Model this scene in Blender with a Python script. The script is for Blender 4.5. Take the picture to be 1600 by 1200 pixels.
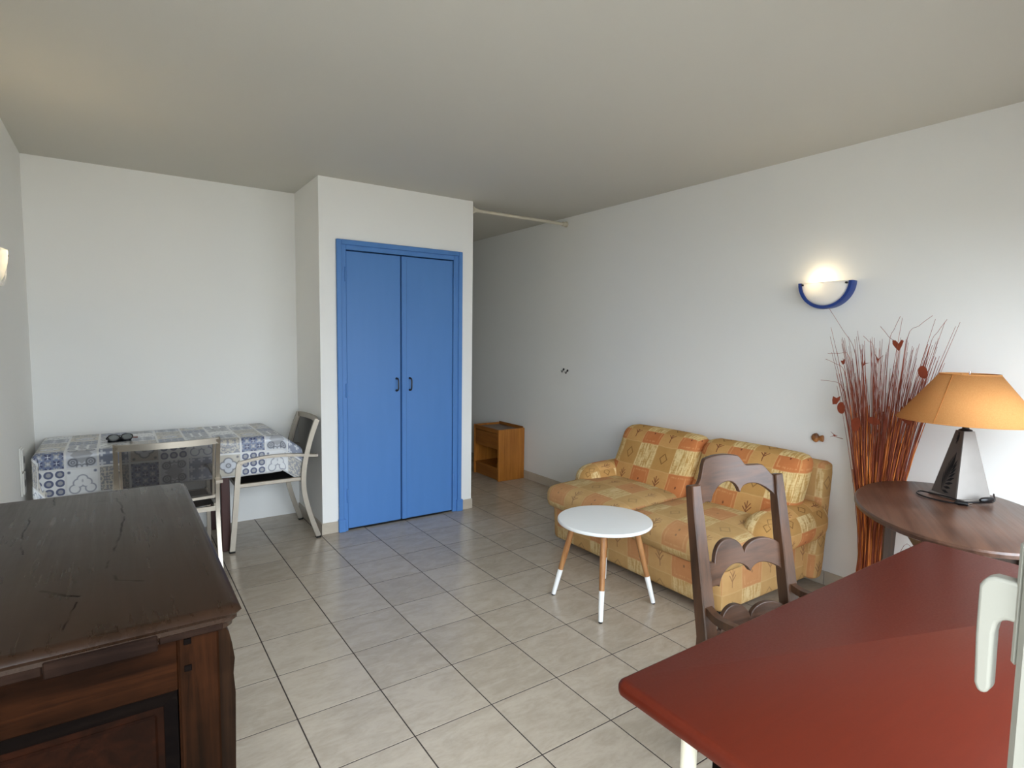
import bpy, bmesh, math, random
from mathutils import Vector, Matrix

# ------------------------------------------------------------------ clean
for o in list(bpy.data.objects):
    bpy.data.objects.remove(o)
SC = bpy.context.scene
COL = SC.collection
PI = math.pi
sin, cos = math.sin, math.cos

# ------------------------------------------------------------------ camera
F_PX = 894.535
cam_d = bpy.data.cameras.new('camera')
cam_d.sensor_fit = 'HORIZONTAL'
cam_d.sensor_width = 36.0
cam_d.lens = F_PX / 1600.0 * 36.0
cam_d.clip_start = 0.02
cam = bpy.data.objects.new('camera', cam_d)
COL.objects.link(cam)
RX = Vector((0.82360354, -0.567011, 0.01325675))
RY = Vector((0.03460599, 0.07356908, 0.99668953))
RZ = -Vector((0.56610921, 0.82041826, -0.08021373))
cam.matrix_world = Matrix(((RX.x, RY.x, RZ.x, -0.51993), (RX.y, RY.y, RZ.y, -3.83427),
                           (RX.z, RY.z, RZ.z, 1.4644), (0, 0, 0, 1)))
SC.camera = cam

# ------------------------------------------------------------------ light and exposure
SC.view_settings.view_transform = 'Standard'
SC.view_settings.look = 'None'
SC.view_settings.exposure = 1.66
SC.view_settings.gamma = 1.0
SC.view_settings.use_curve_mapping = False
try:
    SC.cycles.use_denoising = True
    SC.cycles.max_bounces = 10
    SC.cycles.diffuse_bounces = 7
    SC.cycles.sample_clamp_indirect = 6.0
except Exception:
    pass
SKY = 2.3
world = bpy.data.worlds.new('overcast_sky')
SC.world = world
world.use_nodes = True
bg = world.node_tree.nodes['Background']
bg.inputs[0].default_value = (0.82, 0.925, 1.03, 1)
bg.inputs[1].default_value = SKY
# overcast sky: three times brighter overhead than at the horizon
wt = world.node_tree
_tc = wt.nodes.new('ShaderNodeTexCoord')
_sx = wt.nodes.new('ShaderNodeSeparateXYZ')
wt.links.new(_tc.outputs['Generated'], _sx.inputs[0])
_cl = wt.nodes.new('ShaderNodeMath'); _cl.operation = 'MAXIMUM'; _cl.inputs[1].default_value = 0.0
wt.links.new(_sx.outputs[2], _cl.inputs[0])
_ma = wt.nodes.new('ShaderNodeMath'); _ma.operation = 'MULTIPLY_ADD'
_ma.inputs[1].default_value = 2.0 * SKY; _ma.inputs[2].default_value = SKY
wt.links.new(_cl.outputs[0], _ma.inputs[0])
wt.links.new(_ma.outputs[0], bg.inputs[1])
PORT = bpy.data.lights.new('window_portal', 'AREA')
PORT.shape = 'RECTANGLE'
PORT.size = 3.7
PORT.size_y = 2.2
PORT.cycles.is_portal = True
port_o = bpy.data.objects.new('window_portal', PORT)
COL.objects.link(port_o)
port_o.location = (0.98, -3.95, 1.1)
port_o.rotation_euler = (PI / 2, 0, 0)

# ------------------------------------------------------------------ constants of the room
S = 1.0 / 3.0
XR, XL = 2.9637, -0.9841
YB, YF = 0.9847, 0.3346
CX0, CX1 = 0.6812, 1.9434
H = 2.583
YN = -3.66           # window wall, room side
YE = 4.9             # far end of the passage, unseen; set deep to keep the passage dark

# ------------------------------------------------------------------ node helpers
def lin(c):
    return tuple(((x / 255.0) / 12.92 if x / 255.0 <= 0.04045 else ((x / 255.0 + 0.055) / 1.055) ** 2.4) for x in c)

def col4(c):
    return (c[0], c[1], c[2], 1.0)

class NT:
    def __init__(self, name, rough=0.5, spec=0.5, metal=0.0):
        self.m = bpy.data.materials.new(name)
        self.m.use_nodes = True
        self.t = self.m.node_tree
        self.b = self.t.nodes['Principled BSDF']
        self.b.inputs['Roughness'].default_value = rough
        self.b.inputs['Specular IOR Level'].default_value = spec
        self.b.inputs['Metallic'].default_value = metal
        self.out = self.t.nodes['Material Output']
    def n(self, kind, **kw):
        nd = self.t.nodes.new(kind)
        for k, v in kw.items():
            setattr(nd, k, v)
        return nd
    def link(self, a, b):
        self.t.links.new(a, b)
    def put(self, sock, v):
        if isinstance(v, X):
            v = v.s
        if isinstance(v, (int, float)):
            sock.default_value = v
        elif isinstance(v, (tuple, list)):
            sock.default_value = col4(v) if len(v) == 3 and sock.type == 'RGBA' else v
        else:
            self.link(v, sock)
    def coord(self, which='Object'):
        return self.n('ShaderNodeTexCoord').outputs[which]
    def xyz(self, vec):
        s = self.n('ShaderNodeSeparateXYZ')
        self.link(vec, s.inputs[0])
        return [X(self, s.outputs[i]) for i in range(3)]
    def vec(self, x, y, z=0.0):
        c = self.n('ShaderNodeCombineXYZ')
        for i, v in enumerate((x, y, z)):
            self.put(c.inputs[i], v)
        return c.outputs[0]
    def scaled(self, vec, s):
        mp = self.n('ShaderNodeMapping')
        self.link(vec, mp.inputs[0])
        mp.inputs['Scale'].default_value = s
        return mp.outputs[0]
    def noise(self, vec, scale=5.0, detail=3.0, rough=0.5, dist=0.0):
        nd = self.n('ShaderNodeTexNoise')
        if vec is not None:
            self.link(vec, nd.inputs['Vector'])
        nd.inputs['Scale'].default_value = scale
        nd.inputs['Detail'].default_value = detail
        nd.inputs['Roughness'].default_value = rough
        nd.inputs['Distortion'].default_value = dist
        return X(self, nd.outputs[0])
    def white(self, vec):
        nd = self.n('ShaderNodeTexWhiteNoise')
        self.link(vec, nd.inputs['Vector'])
        return X(self, nd.outputs[0])
    def rand(self):
        return X(self, self.n('ShaderNodeObjectInfo').outputs['Random'])
    def mix(self, f, a, b):
        m = self.n('ShaderNodeMix', data_type='RGBA')
        self.put(m.inputs[0], f)
        self.put(m.inputs[6], a)
        self.put(m.inputs[7], b)
        return m.outputs[2]
    def ramp(self, x, lo, hi):
        m = self.n('ShaderNodeMapRange', interpolation_type='SMOOTHSTEP')
        self.put(m.inputs[0], x)
        self.put(m.inputs[1], lo)
        self.put(m.inputs[2], hi)
        return X(self, m.outputs[0])
    def bump(self, h, strength=0.2, dist=0.01):
        b = self.n('ShaderNodeBump')
        b.inputs['Strength'].default_value = strength
        b.inputs['Distance'].default_value = dist
        self.put(b.inputs['Height'], h)
        self.link(b.outputs[0], self.b.inputs['Normal'])
    def color(self, c):
        self.put(self.b.inputs['Base Color'], c)
    def rough(self, r):
        self.put(self.b.inputs['Roughness'], r)

class X:
    """scalar socket with arithmetic"""
    def __init__(s, nt, sock):
        s.nt, s.s = nt, sock
    def _m(s, op, b=None, c=None):
        nd = s.nt.n('ShaderNodeMath', operation=op)
        s.nt.put(nd.inputs[0], s)
        if b is not None:
            s.nt.put(nd.inputs[1], b)
        if c is not None:
            s.nt.put(nd.inputs[2], c)
        return X(s.nt, nd.outputs[0])
    def __add__(s, b): return s._m('ADD', b)
    __radd__ = __add__
    def __mul__(s, b): return s._m('MULTIPLY', b)
    __rmul__ = __mul__
    def __sub__(s, b): return s._m('SUBTRACT', b)
    def __rsub__(s, b): return (s * -1.0) + b
    def __truediv__(s, b): return s._m('DIVIDE', b)
    def __abs__(s): return s._m('ABSOLUTE')
    def floor(s): return s._m('FLOOR')
    def fract(s): return s._m('FRACT')
    def mod2(s): return s - (s * 0.5).floor() * 2.0
    def sqrt(s): return s._m('SQRT')
    def sin(s): return s._m('SINE')
    def mn(s, b): return s._m('MINIMUM', b)
    def mx(s, b): return s._m('MAXIMUM', b)
    def lt(s, b): return s._m('LESS_THAN', b)
    def gt(s, b): return s._m('GREATER_THAN', b)
    def clamp(s): return s.mx(0.0).mn(1.0)

def length(a, b):
    return (a * a + b * b).sqrt()

def seg(u, v, ax, ay, bx, by):
    """distance to a segment"""
    dx, dy = bx - ax, by - ay
    L = dx * dx + dy * dy
    t = (((u - ax) * dx + (v - ay) * dy) * (1.0 / L)).clamp()
    return length(u - (t * dx + ax), v - (t * dy + ay))

# ------------------------------------------------------------------ materials
def plain(name, rgb, rough=0.5, spec=0.5, metal=0.0, var=0.06, scale=30.0, bump=0.0):
    t = NT(name, rough, spec, metal)
    nz = t.noise(t.coord(), scale, 3.0)
    c = lin(rgb)
    t.color(t.mix(nz, tuple(x * (1 - var) for x in c), tuple(min(1, x * (1 + var)) for x in c)))
    if bump:
        t.bump(t.noise(t.coord(), scale * 4, 2.0), bump, 0.004)
    return t.m

def paint(name, rgb, var=0.02, bump=0.12):
    t = NT(name, 0.75, 0.25)
    co = t.coord()
    nz = t.noise(co, 1.3, 4.0)
    c = lin(rgb)
    t.color(t.mix(nz, tuple(x * (1 - var) for x in c), tuple(min(1, x * (1 + var)) for x in c)))
    t.bump(t.noise(co, 160.0, 3.0, 0.7), bump, 0.003)
    return t.m

def wood(name, dark, light, axis=0, rough=0.35, scale=1.0, spec=0.5, blot=0.5, bump=0.08):
    t = NT(name, rough, spec)
    co = t.coord()
    st = [26.0 * scale] * 3
    st[axis] = 1.6 * scale
    g1 = t.noise(t.scaled(co, st), 1.0, 6.0, 0.62, 0.6)
    st2 = [110.0 * scale] * 3
    st2[axis] = 4.0 * scale
    g2 = t.noise(t.scaled(co, st2), 1.0, 3.0, 0.6)
    b = t.noise(co, 4.0 * scale, 3.0)
    f = t.ramp(g1 * 0.65 + g2 * 0.25 + (b - 0.5) * blot + 0.05, 0.25, 0.75)
    t.color(t.mix(f, lin(dark), lin(light)))
    t.rough((g2 - 0.5) * 0.25 + rough)
    t.bump(g2, bump, 0.002)
    return t.m

M = {}
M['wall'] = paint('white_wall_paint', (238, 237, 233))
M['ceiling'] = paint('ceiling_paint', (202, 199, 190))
M['grout'] = plain('dark_grout', (62, 54, 50), 0.9, 0.2)
M['white_gloss'] = plain('white_lacquer', (236, 236, 234), 0.35, 0.4, var=0.01)
M['cream_metal'] = plain('cream_enamel', (206, 200, 180), 0.35, 0.4, var=0.03)
M['pvc'] = plain('white_window_plastic', (140, 137, 126), 0.45, 0.2, var=0.02)
M['black_metal'] = plain('black_metal', (18, 17, 20), 0.4, 0.5)
M['black_plastic'] = plain('black_plastic', (14, 14, 16), 0.35, 0.5)
M['alu'] = plain('brushed_champagne_aluminium', (158, 149, 136), 0.36, 0.5, 0.85, var=0.05, scale=60)
M['chrome'] = plain('polished_metal', (215, 213, 208), 0.2, 0.5, 1.0)
M['rubber'] = plain('dark_rubber', (30, 29, 28), 0.8, 0.2)
M['rod'] = plain('cream_rod_paint', (206, 198, 180), 0.45, 0.4)
M['socket'] = plain('white_socket_plastic', (224, 222, 216), 0.35, 0.4)
M['exterior'] = plain('pale_balcony_concrete', (122, 118, 110), 0.9, 0.1, scale=6)

def tile_mat():
    t = NT('beige_ceramic_tile', 0.22, 0.52)
    co = t.coord()
    r = t.rand()
    off = t.vec(r * 37.0, r * 91.0, 0.0)
    add = t.n('ShaderNodeVectorMath', operation='ADD')
    t.link(co, add.inputs[0]); t.link(off, add.inputs[1])
    v = add.outputs[0]
    n1 = t.noise(t.scaled(v, (1, 2.2, 1)), 7.0, 6.0, 0.66, 0.8)
    n2 = t.noise(t.scaled(v, (1, 2.6, 1)), 32.0, 4.0, 0.6)
    f = t.ramp(n1 * 0.75 + n2 * 0.3 + (r - 0.5) * 0.14, 0.3, 0.72)
    t.color(t.mix(f, lin((162, 149, 132)), lin((182, 169, 152))))
    t.rough(n2 * 0.10 + 0.19)
    t.bump(n2, 0.03, 0.001)
    return t.m
M['tile'] = tile_mat()

def skirting_mat():
    t = NT('beige_skirting_tile', 0.35, 0.4)
    r = t.rand()
    n1 = t.noise(t.coord(), 14.0, 5.0, 0.6)
    f = n1 * 0.8 + (r - 0.5) * 0.3 + 0.1
    t.color(t.mix(f, lin((172, 160, 144)), lin((198, 187, 170))))
    return t.m
M['skirting'] = skirting_mat()

def door_mat():
    t = NT('blue_satin_paint', 0.42, 0.35)
    co = t.coord()
    n1 = t.noise(t.scaled(co, (8, 8, 1)), 2.0, 3.0)
    t.color(t.mix(n1, lin((78, 126, 188)), lin((84, 132, 195))))
    t.bump(t.noise(t.scaled(co, (60, 60, 12)), 2.0, 2.0), 0.05, 0.002)
    return t.m
M['blue'] = door_mat()

def desk_mat():
    t = NT('brick_red_desk_laminate', 0.42, 0.2)
    co = t.coord()
    n1 = t.noise(t.scaled(co, (9, 60, 9)), 1.0, 5.0, 0.6)
    n2 = t.noise(co, 160.0, 2.0)
    f = n1 * 0.6 + n2 * 0.4
    t.color(t.mix(f, lin((66, 19, 8)), lin((80, 26, 12))))
    t.rough(n2 * 0.12 + 0.34)
    t.bump(n2, 0.05, 0.001)
    return t.m
M['desk'] = desk_mat()

M['nightwood'] = wood('honey_oak_veneer', (140, 82, 22), (190, 122, 48), 2, 0.42, 0.8, blot=0.3)
M['nightdark'] = wood('honey_oak_front', (122, 70, 18), (168, 104, 38), 1, 0.42, 0.8, blot=0.3)
M['nighttop'] = wood('grey_brown_laminate', (104, 84, 68), (136, 112, 92), 1, 0.45, 1.0, blot=0.3)
M['beech'] = wood('pale_oak_leg', (138, 88, 46), (182, 132, 82), 2, 0.45, 1.6, blot=0.25)
M['chairwood'] = wood('walnut_chair_wood', (38, 23, 14), (90, 60, 42), 0, 0.36, 0.9, blot=0.6)
M['chairpost'] = wood('walnut_post_wood', (36, 21, 12), (84, 54, 34), 2, 0.38, 0.9, blot=0.5)
M['rush'] = plain('dark_rush_seat', (58, 40, 26), 0.8, 0.2, var=0.4, scale=80, bump=0.4)
M['ovalwood'] = wood('dark_walnut_tabletop', (52, 32, 24), (98, 68, 52), 0, 0.34, 0.7, blot=0.6)
M['ovalleg'] = wood('dark_walnut_legs', (40, 24, 16), (86, 54, 32), 2, 0.4, 0.8, blot=0.5)
M['tableleg'] = plain('dark_brown_table_leg', (62, 24, 14), 0.45, 0.4, var=0.15)
M['knobwood'] = wood('turned_knob_wood', (72, 32, 12), (190, 128, 70), 0, 0.4, 2.2, blot=0.9)

def dresser_wood(name, dark, light, axis, rough, cracks=None):
    t = NT(name, rough, 0.22 if cracks else 0.02)
    co = t.coord()
    st = [20.0] * 3
    st[axis] = 1.4
    g1 = t.noise(t.scaled(co, st), 1.0, 6.0, 0.65, 1.2)
    b = t.noise(co, 3.2, 4.0, 0.6)
    s2 = [70.0] * 3
    s2[axis] = 3.0
    g2 = t.noise(t.scaled(co, s2), 1.0, 4.0, 0.6)
    f = t.ramp(g1 * 0.5 + b * 0.6 + g2 * 0.15 - 0.12, 0.34 if not cracks else 0.22, 0.82)
    c = t.mix(f, lin(dark), lin(light))
    if cracks:
        x, y, z = t.xyz(co)
        wob = (t.noise(co, 14.0, 2.0) - 0.5) * 0.02
        d = None
        for pts, w in cracks:
            for (ax, ay), (bx, by) in zip(pts, pts[1:]):
                q = seg(x + wob, y + wob, ax, ay, bx, by) * (1.0 / w)
                d = q if d is None else d.mn(q)
        br = t.ramp(t.noise(co, 11.0, 3.0), 0.36, 0.60)
        k = (1.0 - t.ramp(d, 0.3, 1.4)) * br * 0.8
        c = t.mix(k, c, (0.002, 0.0015, 0.001))
        t.put(t.b.inputs['Specular IOR Level'], (1.0 - k) * 0.22)
        t.bump(k * -0.15 + b * 0.4, 0.16, 0.012)
    else:
        t.bump(g1 * 0.5 + g2 * 0.5, 0.25, 0.003)
    t.color(c)
    t.rough((g2 - 0.5) * 0.2 + (b - 0.5) * 0.2 + rough)
    return t.m
# crack lines on the dresser's top, in the dresser's own coordinates (origin at its base corner)
DX, DY, DZ = -0.664, -2.12, 0.95
def dl(*p):
    return [(x - DX, y - DY) for x, y in p]
CRACKS = [(dl((-0.70, -1.58), (-0.69, -1.70), (-0.735, -1.80), (-0.73, -2.02), (-0.717, -2.14)), 0.0026),
          (dl((-0.59, -1.72), (-0.535, -1.70), (-0.517, -1.90), (-0.53, -2.1), (-0.556, -2.33), (-0.535, -2.42), (-0.49, -2.455)), 0.003),
          (dl((-0.66, -2.40), (-0.62, -2.45), (-0.60, -2.47)), 0.0045),
          (dl((-0.604, -2.50), (-0.61, -2.58), (-0.623, -2.67)), 0.002)]
M['dressertop'] = dresser_wood('aged_walnut_top', (30, 18, 10), (45, 29, 19), 1, 0.30, CRACKS)
M['dresserside'] = dresser_wood('aged_walnut_side', (10, 4, 2), (56, 29, 13), 0, 0.42)
M['dresserstile'] = dresser_wood('aged_walnut_stile', (12, 6, 3), (54, 28, 13), 2, 0.42)
M['dresserdark'] = dresser_wood('blackened_walnut', (5, 3, 3), (17, 11, 8), 0, 0.4)
M['carved'] = dresser_wood('worn_carved_walnut', (10, 6, 4), (50, 32, 20), 2, 0.4)
M['edgewood'] = dresser_wood('worn_walnut_edge', (20, 12, 9), (58, 41, 32), 0, 0.45)
M['dresserpanel'] = dresser_wood('red_walnut_panel', (16, 7, 4), (42, 18, 8), 1, 0.42)

def fabric(name, tint=(1, 1, 1), fade=0.0, cell=0.16, ou=0.0, ov=0.0):
    t = NT(name, 0.85, 0.15)
    uvn = t.coord('UV')
    u, v, _ = t.xyz(uvn)
    nz = (t.noise(uvn, 9.0, 2.0) - 0.5) * 0.10
    a = u * (1.0 / cell) + ou + nz
    b = v * (1.0 / cell) + ov + nz
    iu, iv = a.floor(), b.floor()
    fu, fv = a - iu - 0.5, b - iv - 0.5
    pu, pv = iu.mod2(), iv.mod2()
    r = t.white(t.vec(iu, iv, 0.3))
    str1 = t.noise(t.scaled(uvn, (75, 11, 1)), 1.0, 4.0, 0.6)
    str2 = t.noise(t.scaled(uvn, (22, 110, 1)), 1.0, 3.0, 0.6)
    blot = t.noise(uvn, 11.0, 4.0, 0.6)
    def sh(c):
        l = lin(c)
        g = .30 * l[0] + .55 * l[1] + .15 * l[2]
        return tuple((l[i] * .90 + g * .08) * tint[i] for i in range(3))
    ochre = t.mix(blot, sh((192, 132, 60)), sh((222, 168, 92)))
    ochre = t.mix(str2 * 0.35, ochre, sh((232, 190, 126)))
    orange = t.mix(blot, sh((194, 104, 46)), sh((220, 134, 72)))
    fr = abs(fu).mx(abs(fv))
    ring = t.ramp(fr, 0.33, 0.36) * (1.0 - t.ramp(fr, 0.39, 0.42))
    orange = t.mix(ring * 0.5 * t.ramp(str1, 0.4, 0.6), orange, sh((238, 176, 112)))
    dot = 1.0 - t.ramp(length(fu * 1.6, fv), 0.045, 0.065)
    orange = t.mix(dot, orange, sh((110, 36, 20)))
    diamond = t.mix(blot, sh((184, 132, 62)), sh((208, 160, 86)))
    cream = t.mix(t.ramp(str1 * 0.8 + str2 * 0.25, 0.42, 0.62), sh((196, 150, 76)), sh((240, 216, 156)))
    # twig motif
    w = 0.025
    d = seg(fu, fv, 0.0, -0.30, 0.02, 0.05)
    for q in ((0.0, -0.12, 0.17, 0.05), (0.0, -0.12, -0.16, 0.07), (0.01, 0.0, 0.12, 0.18), (0.01, 0.0, -0.10, 0.20), (0.02, 0.05, 0.03, 0.26)):
        d = d.mn(seg(fu, fv, *q))
    tw = 1.0 - t.ramp(d, w * 0.5, w * 1.1)
    ochre = t.mix(tw * 0.9, ochre, sh((112, 40, 22)))
    # diamond outline motif
    dd = abs(fu) * 1.15 + abs(fv)
    dm = t.ramp(dd, 0.17, 0.19) * (1.0 - t.ramp(dd, 0.235, 0.26))
    diamond = t.mix(dm * 0.8, diamond, sh((120, 78, 26)))
    c = t.mix(pu, t.mix(pv, ochre, diamond), t.mix(pv, orange, cream))
    c = t.mix((r - 0.3).clamp() * 0.25, c, sh((226, 180, 112)))
    # thin pale lines between the squares
    ed = t.ramp(fr, 0.47, 0.49)
    c = t.mix(ed * 0.35, c, sh((234, 196, 134)))
    if fade:
        c = t.mix(fade, c, t.mix(blot, sh((196, 158, 100)), sh((216, 182, 126))))
    t.color(c)
    t.bump(t.noise(uvn, 420.0, 2.0) + t.noise(uvn, 13.0, 3.0) * 1.5, 0.18, 0.006)
    return t.m
M['fab_back'] = fabric('patchwork_fabric_back', (0.92, 0.88, 0.82), 0.08, .16, 1.0, 0.85)
M['fab_seat'] = fabric('patchwork_fabric_seat', (0.90, 0.92, 0.95), 0.44, 0.17)
M['fab_arm'] = fabric('patchwork_fabric_arm', (1.0, 0.98, 0.98), 0.12, 0.15, 0.3, 0.6)
M['fab_base'] = fabric('patchwork_fabric_base', (0.92, 0.91, 0.92), 0.36, 0.17, 0.2, 0.15)

def cloth_mat():
    t = NT('patterned_tile_print_oilcloth', 0.3, 0.5)
    uvn = t.coord('UV')
    u, v, _ = t.xyz(uvn)
    CE = 0.155
    a, b = u * (1 / CE) + 0.13, v * (1 / CE) + 0.62
    iu, iv = a.floor(), b.floor()
    fu, fv = a - iu - 0.5, b - iv - 0.5
    au, av = abs(fu), abs(fv)
    idx = (iu * 1.0 + iv * 3.0 + 70.0)
    idx = idx - (idx * (1 / 7.0)).floor() * 7.0
    navy, blue, slate = lin((44, 54, 98)), lin((104, 118, 150)), lin((122, 130, 150))
    white, pale, grey, beige = lin((226, 228, 230)), lin((200, 204, 212)), lin((158, 160, 166)), lin((190, 184, 172))
    def sm(x, w, e=0.03):           # 1 where x < w
        return 1.0 - t.ramp(x, w - e, w + e)
    # lattice coordinates
    def lat(k):
        x, y = (fu * k + 0.5), (fv * k + 0.5)
        ix, iy = x.floor(), y.floor()
        return x - ix - 0.5, y - iy - 0.5, (ix + iy + 20.0).mod2()
    x3, y3, p3 = lat(4.0)
    # 0: dark crossing petals
    pet = sm(abs(abs(x3) - abs(y3)), 0.15) * sm(length(x3, y3), 0.52) * (1.0 - sm(length(x3, y3), 0.12))
    c0 = t.mix(pet, t.mix(sm(abs(x3) + abs(y3), 0.3), blue, pale), t.mix(p3, navy, grey))
    # 1: corner scrolls
    qx, qy = au - 0.27, av - 0.27
    rr = length(qx, qy)
    sc_ = sm(abs(rr - 0.13), 0.03) + sm(abs(rr - 0.05), 0.025)
    sc_ = (sc_ + sm(abs(length(au - 0.08, av - 0.44) - 0.08), 0.02)).clamp()
    c1 = t.mix(sc_, t.mix(sm(au + av, 0.34), pale, grey), lin((96, 100, 112)))
    # 2: slate with pale crosses
    x2, y2, p2 = lat(2.6)
    cr = (sm(abs(x2), 0.1) * sm(abs(y2), 0.33) + sm(abs(y2), 0.1) * sm(abs(x2), 0.33)).clamp()
    c2 = t.mix(cr, slate, pale)
    # 3: quatrefoil outline
    dq = length(au - 0.16, fv).mn(length(fu, av - 0.16))
    o3 = sm(abs(dq - 0.17), 0.022) + sm(abs(length(fu, fv) - 0.08), 0.022) + sm(length(au - 0.36, av - 0.36), 0.05)
    c3 = t.mix(o3.clamp(), t.mix(sm(dq, 0.17), beige, pale), lin((90, 92, 104)))
    # 4: rings
    x4, y4, p4 = lat(3.0)
    r4 = length(x4, y4)
    c4 = t.mix(sm(abs(r4 - 0.33), 0.1), t.mix(sm(r4, 0.3), white, grey), lin((78, 88, 122)))
    # 5: thin arch on white
    da = length(au - 0.12, fv + 0.06).mn(length(fu, fv - 0.08)).mn(length(au - 0.24, fv + 0.28))
    o5 = sm(abs(da - 0.16), 0.016) + sm(length(au - 0.4, fv - 0.36), 0.05) + sm(length(fu * 2.0, fv - 0.02), 0.06) * 0.5
    c5 = t.mix(o5.clamp(), white, lin((104, 112, 136)))
    # 6: grey floral
    n6 = t.noise(t.vec(au * 9.0, av * 9.0, iu), 1.6, 3.0, 0.6)
    c6 = t.mix(t.ramp(n6, 0.44, 0.54), beige, lin((132, 134, 142)))
    c = c6
    for k, ck in enumerate((c0, c1, c2, c3, c4, c5)):
        c = t.mix(abs(idx - float(k)).lt(0.5), c, ck)
    edge = t.ramp(au.mx(av), 0.455, 0.47)
    c = t.mix(edge, c, lin((216, 217, 218)))
    c = t.mix(t.noise(t.scaled(uvn, (10, 60, 1)), 1.0, 3.0) * 0.16, c, lin((176, 166, 148)))
    t.color(c)
    t.bump(t.noise(uvn, 7.0, 3.0), 0.15, 0.02)
    return t.m
M['cloth'] = cloth_mat()

def sling_mat():
    t = NT('dark_mesh_sling', 0.75, 0.25)
    co = t.coord()
    n1 = t.noise(co, 300.0, 2.0)
    t.color(t.mix(n1, lin((42, 38, 35)), lin((66, 60, 55))))
    tr = t.n('ShaderNodeBsdfTransparent')
    mx = t.n('ShaderNodeMixShader')
    mx.inputs[0].default_value = 0.24
    t.link(t.b.outputs[0], mx.inputs[1])
    t.link(tr.outputs[0], mx.inputs[2])
    t.link(mx.outputs[0], t.out.inputs[0])
    return t.m
M['sling'] = sling_mat()
M['slingseat'] = plain('dark_brown_sling_seat', (34, 27, 23), 0.7, 0.25, var=0.2, scale=200)

def glass_mat():
    t = NT('clear_window_glass', 0.02, 0.5)
    tr = t.n('ShaderNodeBsdfTransparent')
    gl = t.n('ShaderNodeBsdfGlossy')
    gl.inputs['Roughness'].default_value = 0.02
    lw = t.n('ShaderNodeLayerWeight')
    lw.inputs[0].default_value = 0.5
    f_ = X(t, lw.outputs['Facing'])
    f2 = f_ * f_
    mx = t.n('ShaderNodeMixShader')
    t.put(mx.inputs[0], f2 * f2 * f_ * 0.8 + 0.04)
    t.link(tr.outputs[0], mx.inputs[1])
    t.link(gl.outputs[0], mx.inputs[2])
    t.link(mx.outputs[0], t.out.inputs[0])
    return t.m
M['glass'] = glass_mat()

def shade_glass():
    t = NT('frosted_lamp_glass', 0.4, 0.4)
    t.color((0.86, 0.87, 0.88))
    ts = t.n('ShaderNodeBsdfTranslucent')
    ts.inputs[0].default_value = (0.95, 0.93, 0.9, 1)
    mx = t.n('ShaderNodeMixShader')
    mx.inputs[0].default_value = 0.32
    t.link(t.b.outputs[0], mx.inputs[1])
    t.link(ts.outputs[0], mx.inputs[2])
    t.link(mx.outputs[0], t.out.inputs[0])
    return t.m
M['frost'] = shade_glass()
def emit(name, rgb, s):
    t = NT(name)
    t.color(rgb)
    t.b.inputs['Emission Color'].default_value = col4(rgb)
    t.b.inputs['Emission Strength'].default_value = s
    return t.m
M['bulb'] = emit('lit_bulb', (1.0, 0.84, 0.52), 4.0)
M['rim'] = plain('blue_lamp_rim', (24, 60, 136), 0.35, 0.5, var=0.05)

def lampshade_mat():
    t = NT('apricot_fabric_shade', 0.8, 0.2)
    co = t.coord()
    n1 = t.noise(t.scaled(co, (260, 260, 60)), 1.0, 2.0)
    c = t.mix(n1, lin((212, 150, 88)), lin((228, 172, 108)))
    t.color(c)
    ts = t.n('ShaderNodeBsdfTranslucent')
    t.put(ts.inputs[0], c)
    mx = t.n('ShaderNodeMixShader')
    mx.inputs[0].default_value = 0.4
    t.link(t.b.outputs[0], mx.inputs[1])
    t.link(ts.outputs[0], mx.inputs[2])
    t.link(mx.outputs[0], t.out.inputs[0])
    t.bump(n1, 0.15, 0.002)
    return t.m
M['lampshade'] = lampshade_mat()
M['seam'] = plain('stitched_seam', (164, 104, 54), 0.85, 0.1)
M['pewter'] = plain('brushed_pewter', (138, 132, 126), 0.45, 0.5, 0.6, var=0.16, scale=9)
M['bronze'] = plain('dark_bronze_panel', (92, 82, 75), 0.5, 0.4, 0.2, var=0.12, scale=12)
M['palm'] = plain('black_palm_print', (10, 9, 9), 0.5, 0.4)
def stem_mat(name, a, b):
    t = NT(name, 0.7, 0.2)
    co = t.coord()
    n1 = t.noise(t.scaled(co, (90, 90, 2)), 1.0, 2.0)
    t.color(t.mix(t.ramp(n1, 0.35, 0.65), lin(a), lin(b)))
    return t.m
M['stem_low'] = stem_mat('orange_brown_cane', (122, 54, 22), (224, 134, 66))
M['stem_thin'] = stem_mat('russet_grass_stem', (124, 58, 42), (178, 104, 82))
M['leaf'] = plain('russet_dried_leaf', (122, 50, 24), 0.6, 0.3, var=0.25)
M['lens'] = plain('pale_reflective_lens', (150, 158, 162), 0.12, 0.6, 0.6)
M['temple'] = plain('red_brown_temple_tip', (120, 52, 36), 0.4, 0.5)

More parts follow.
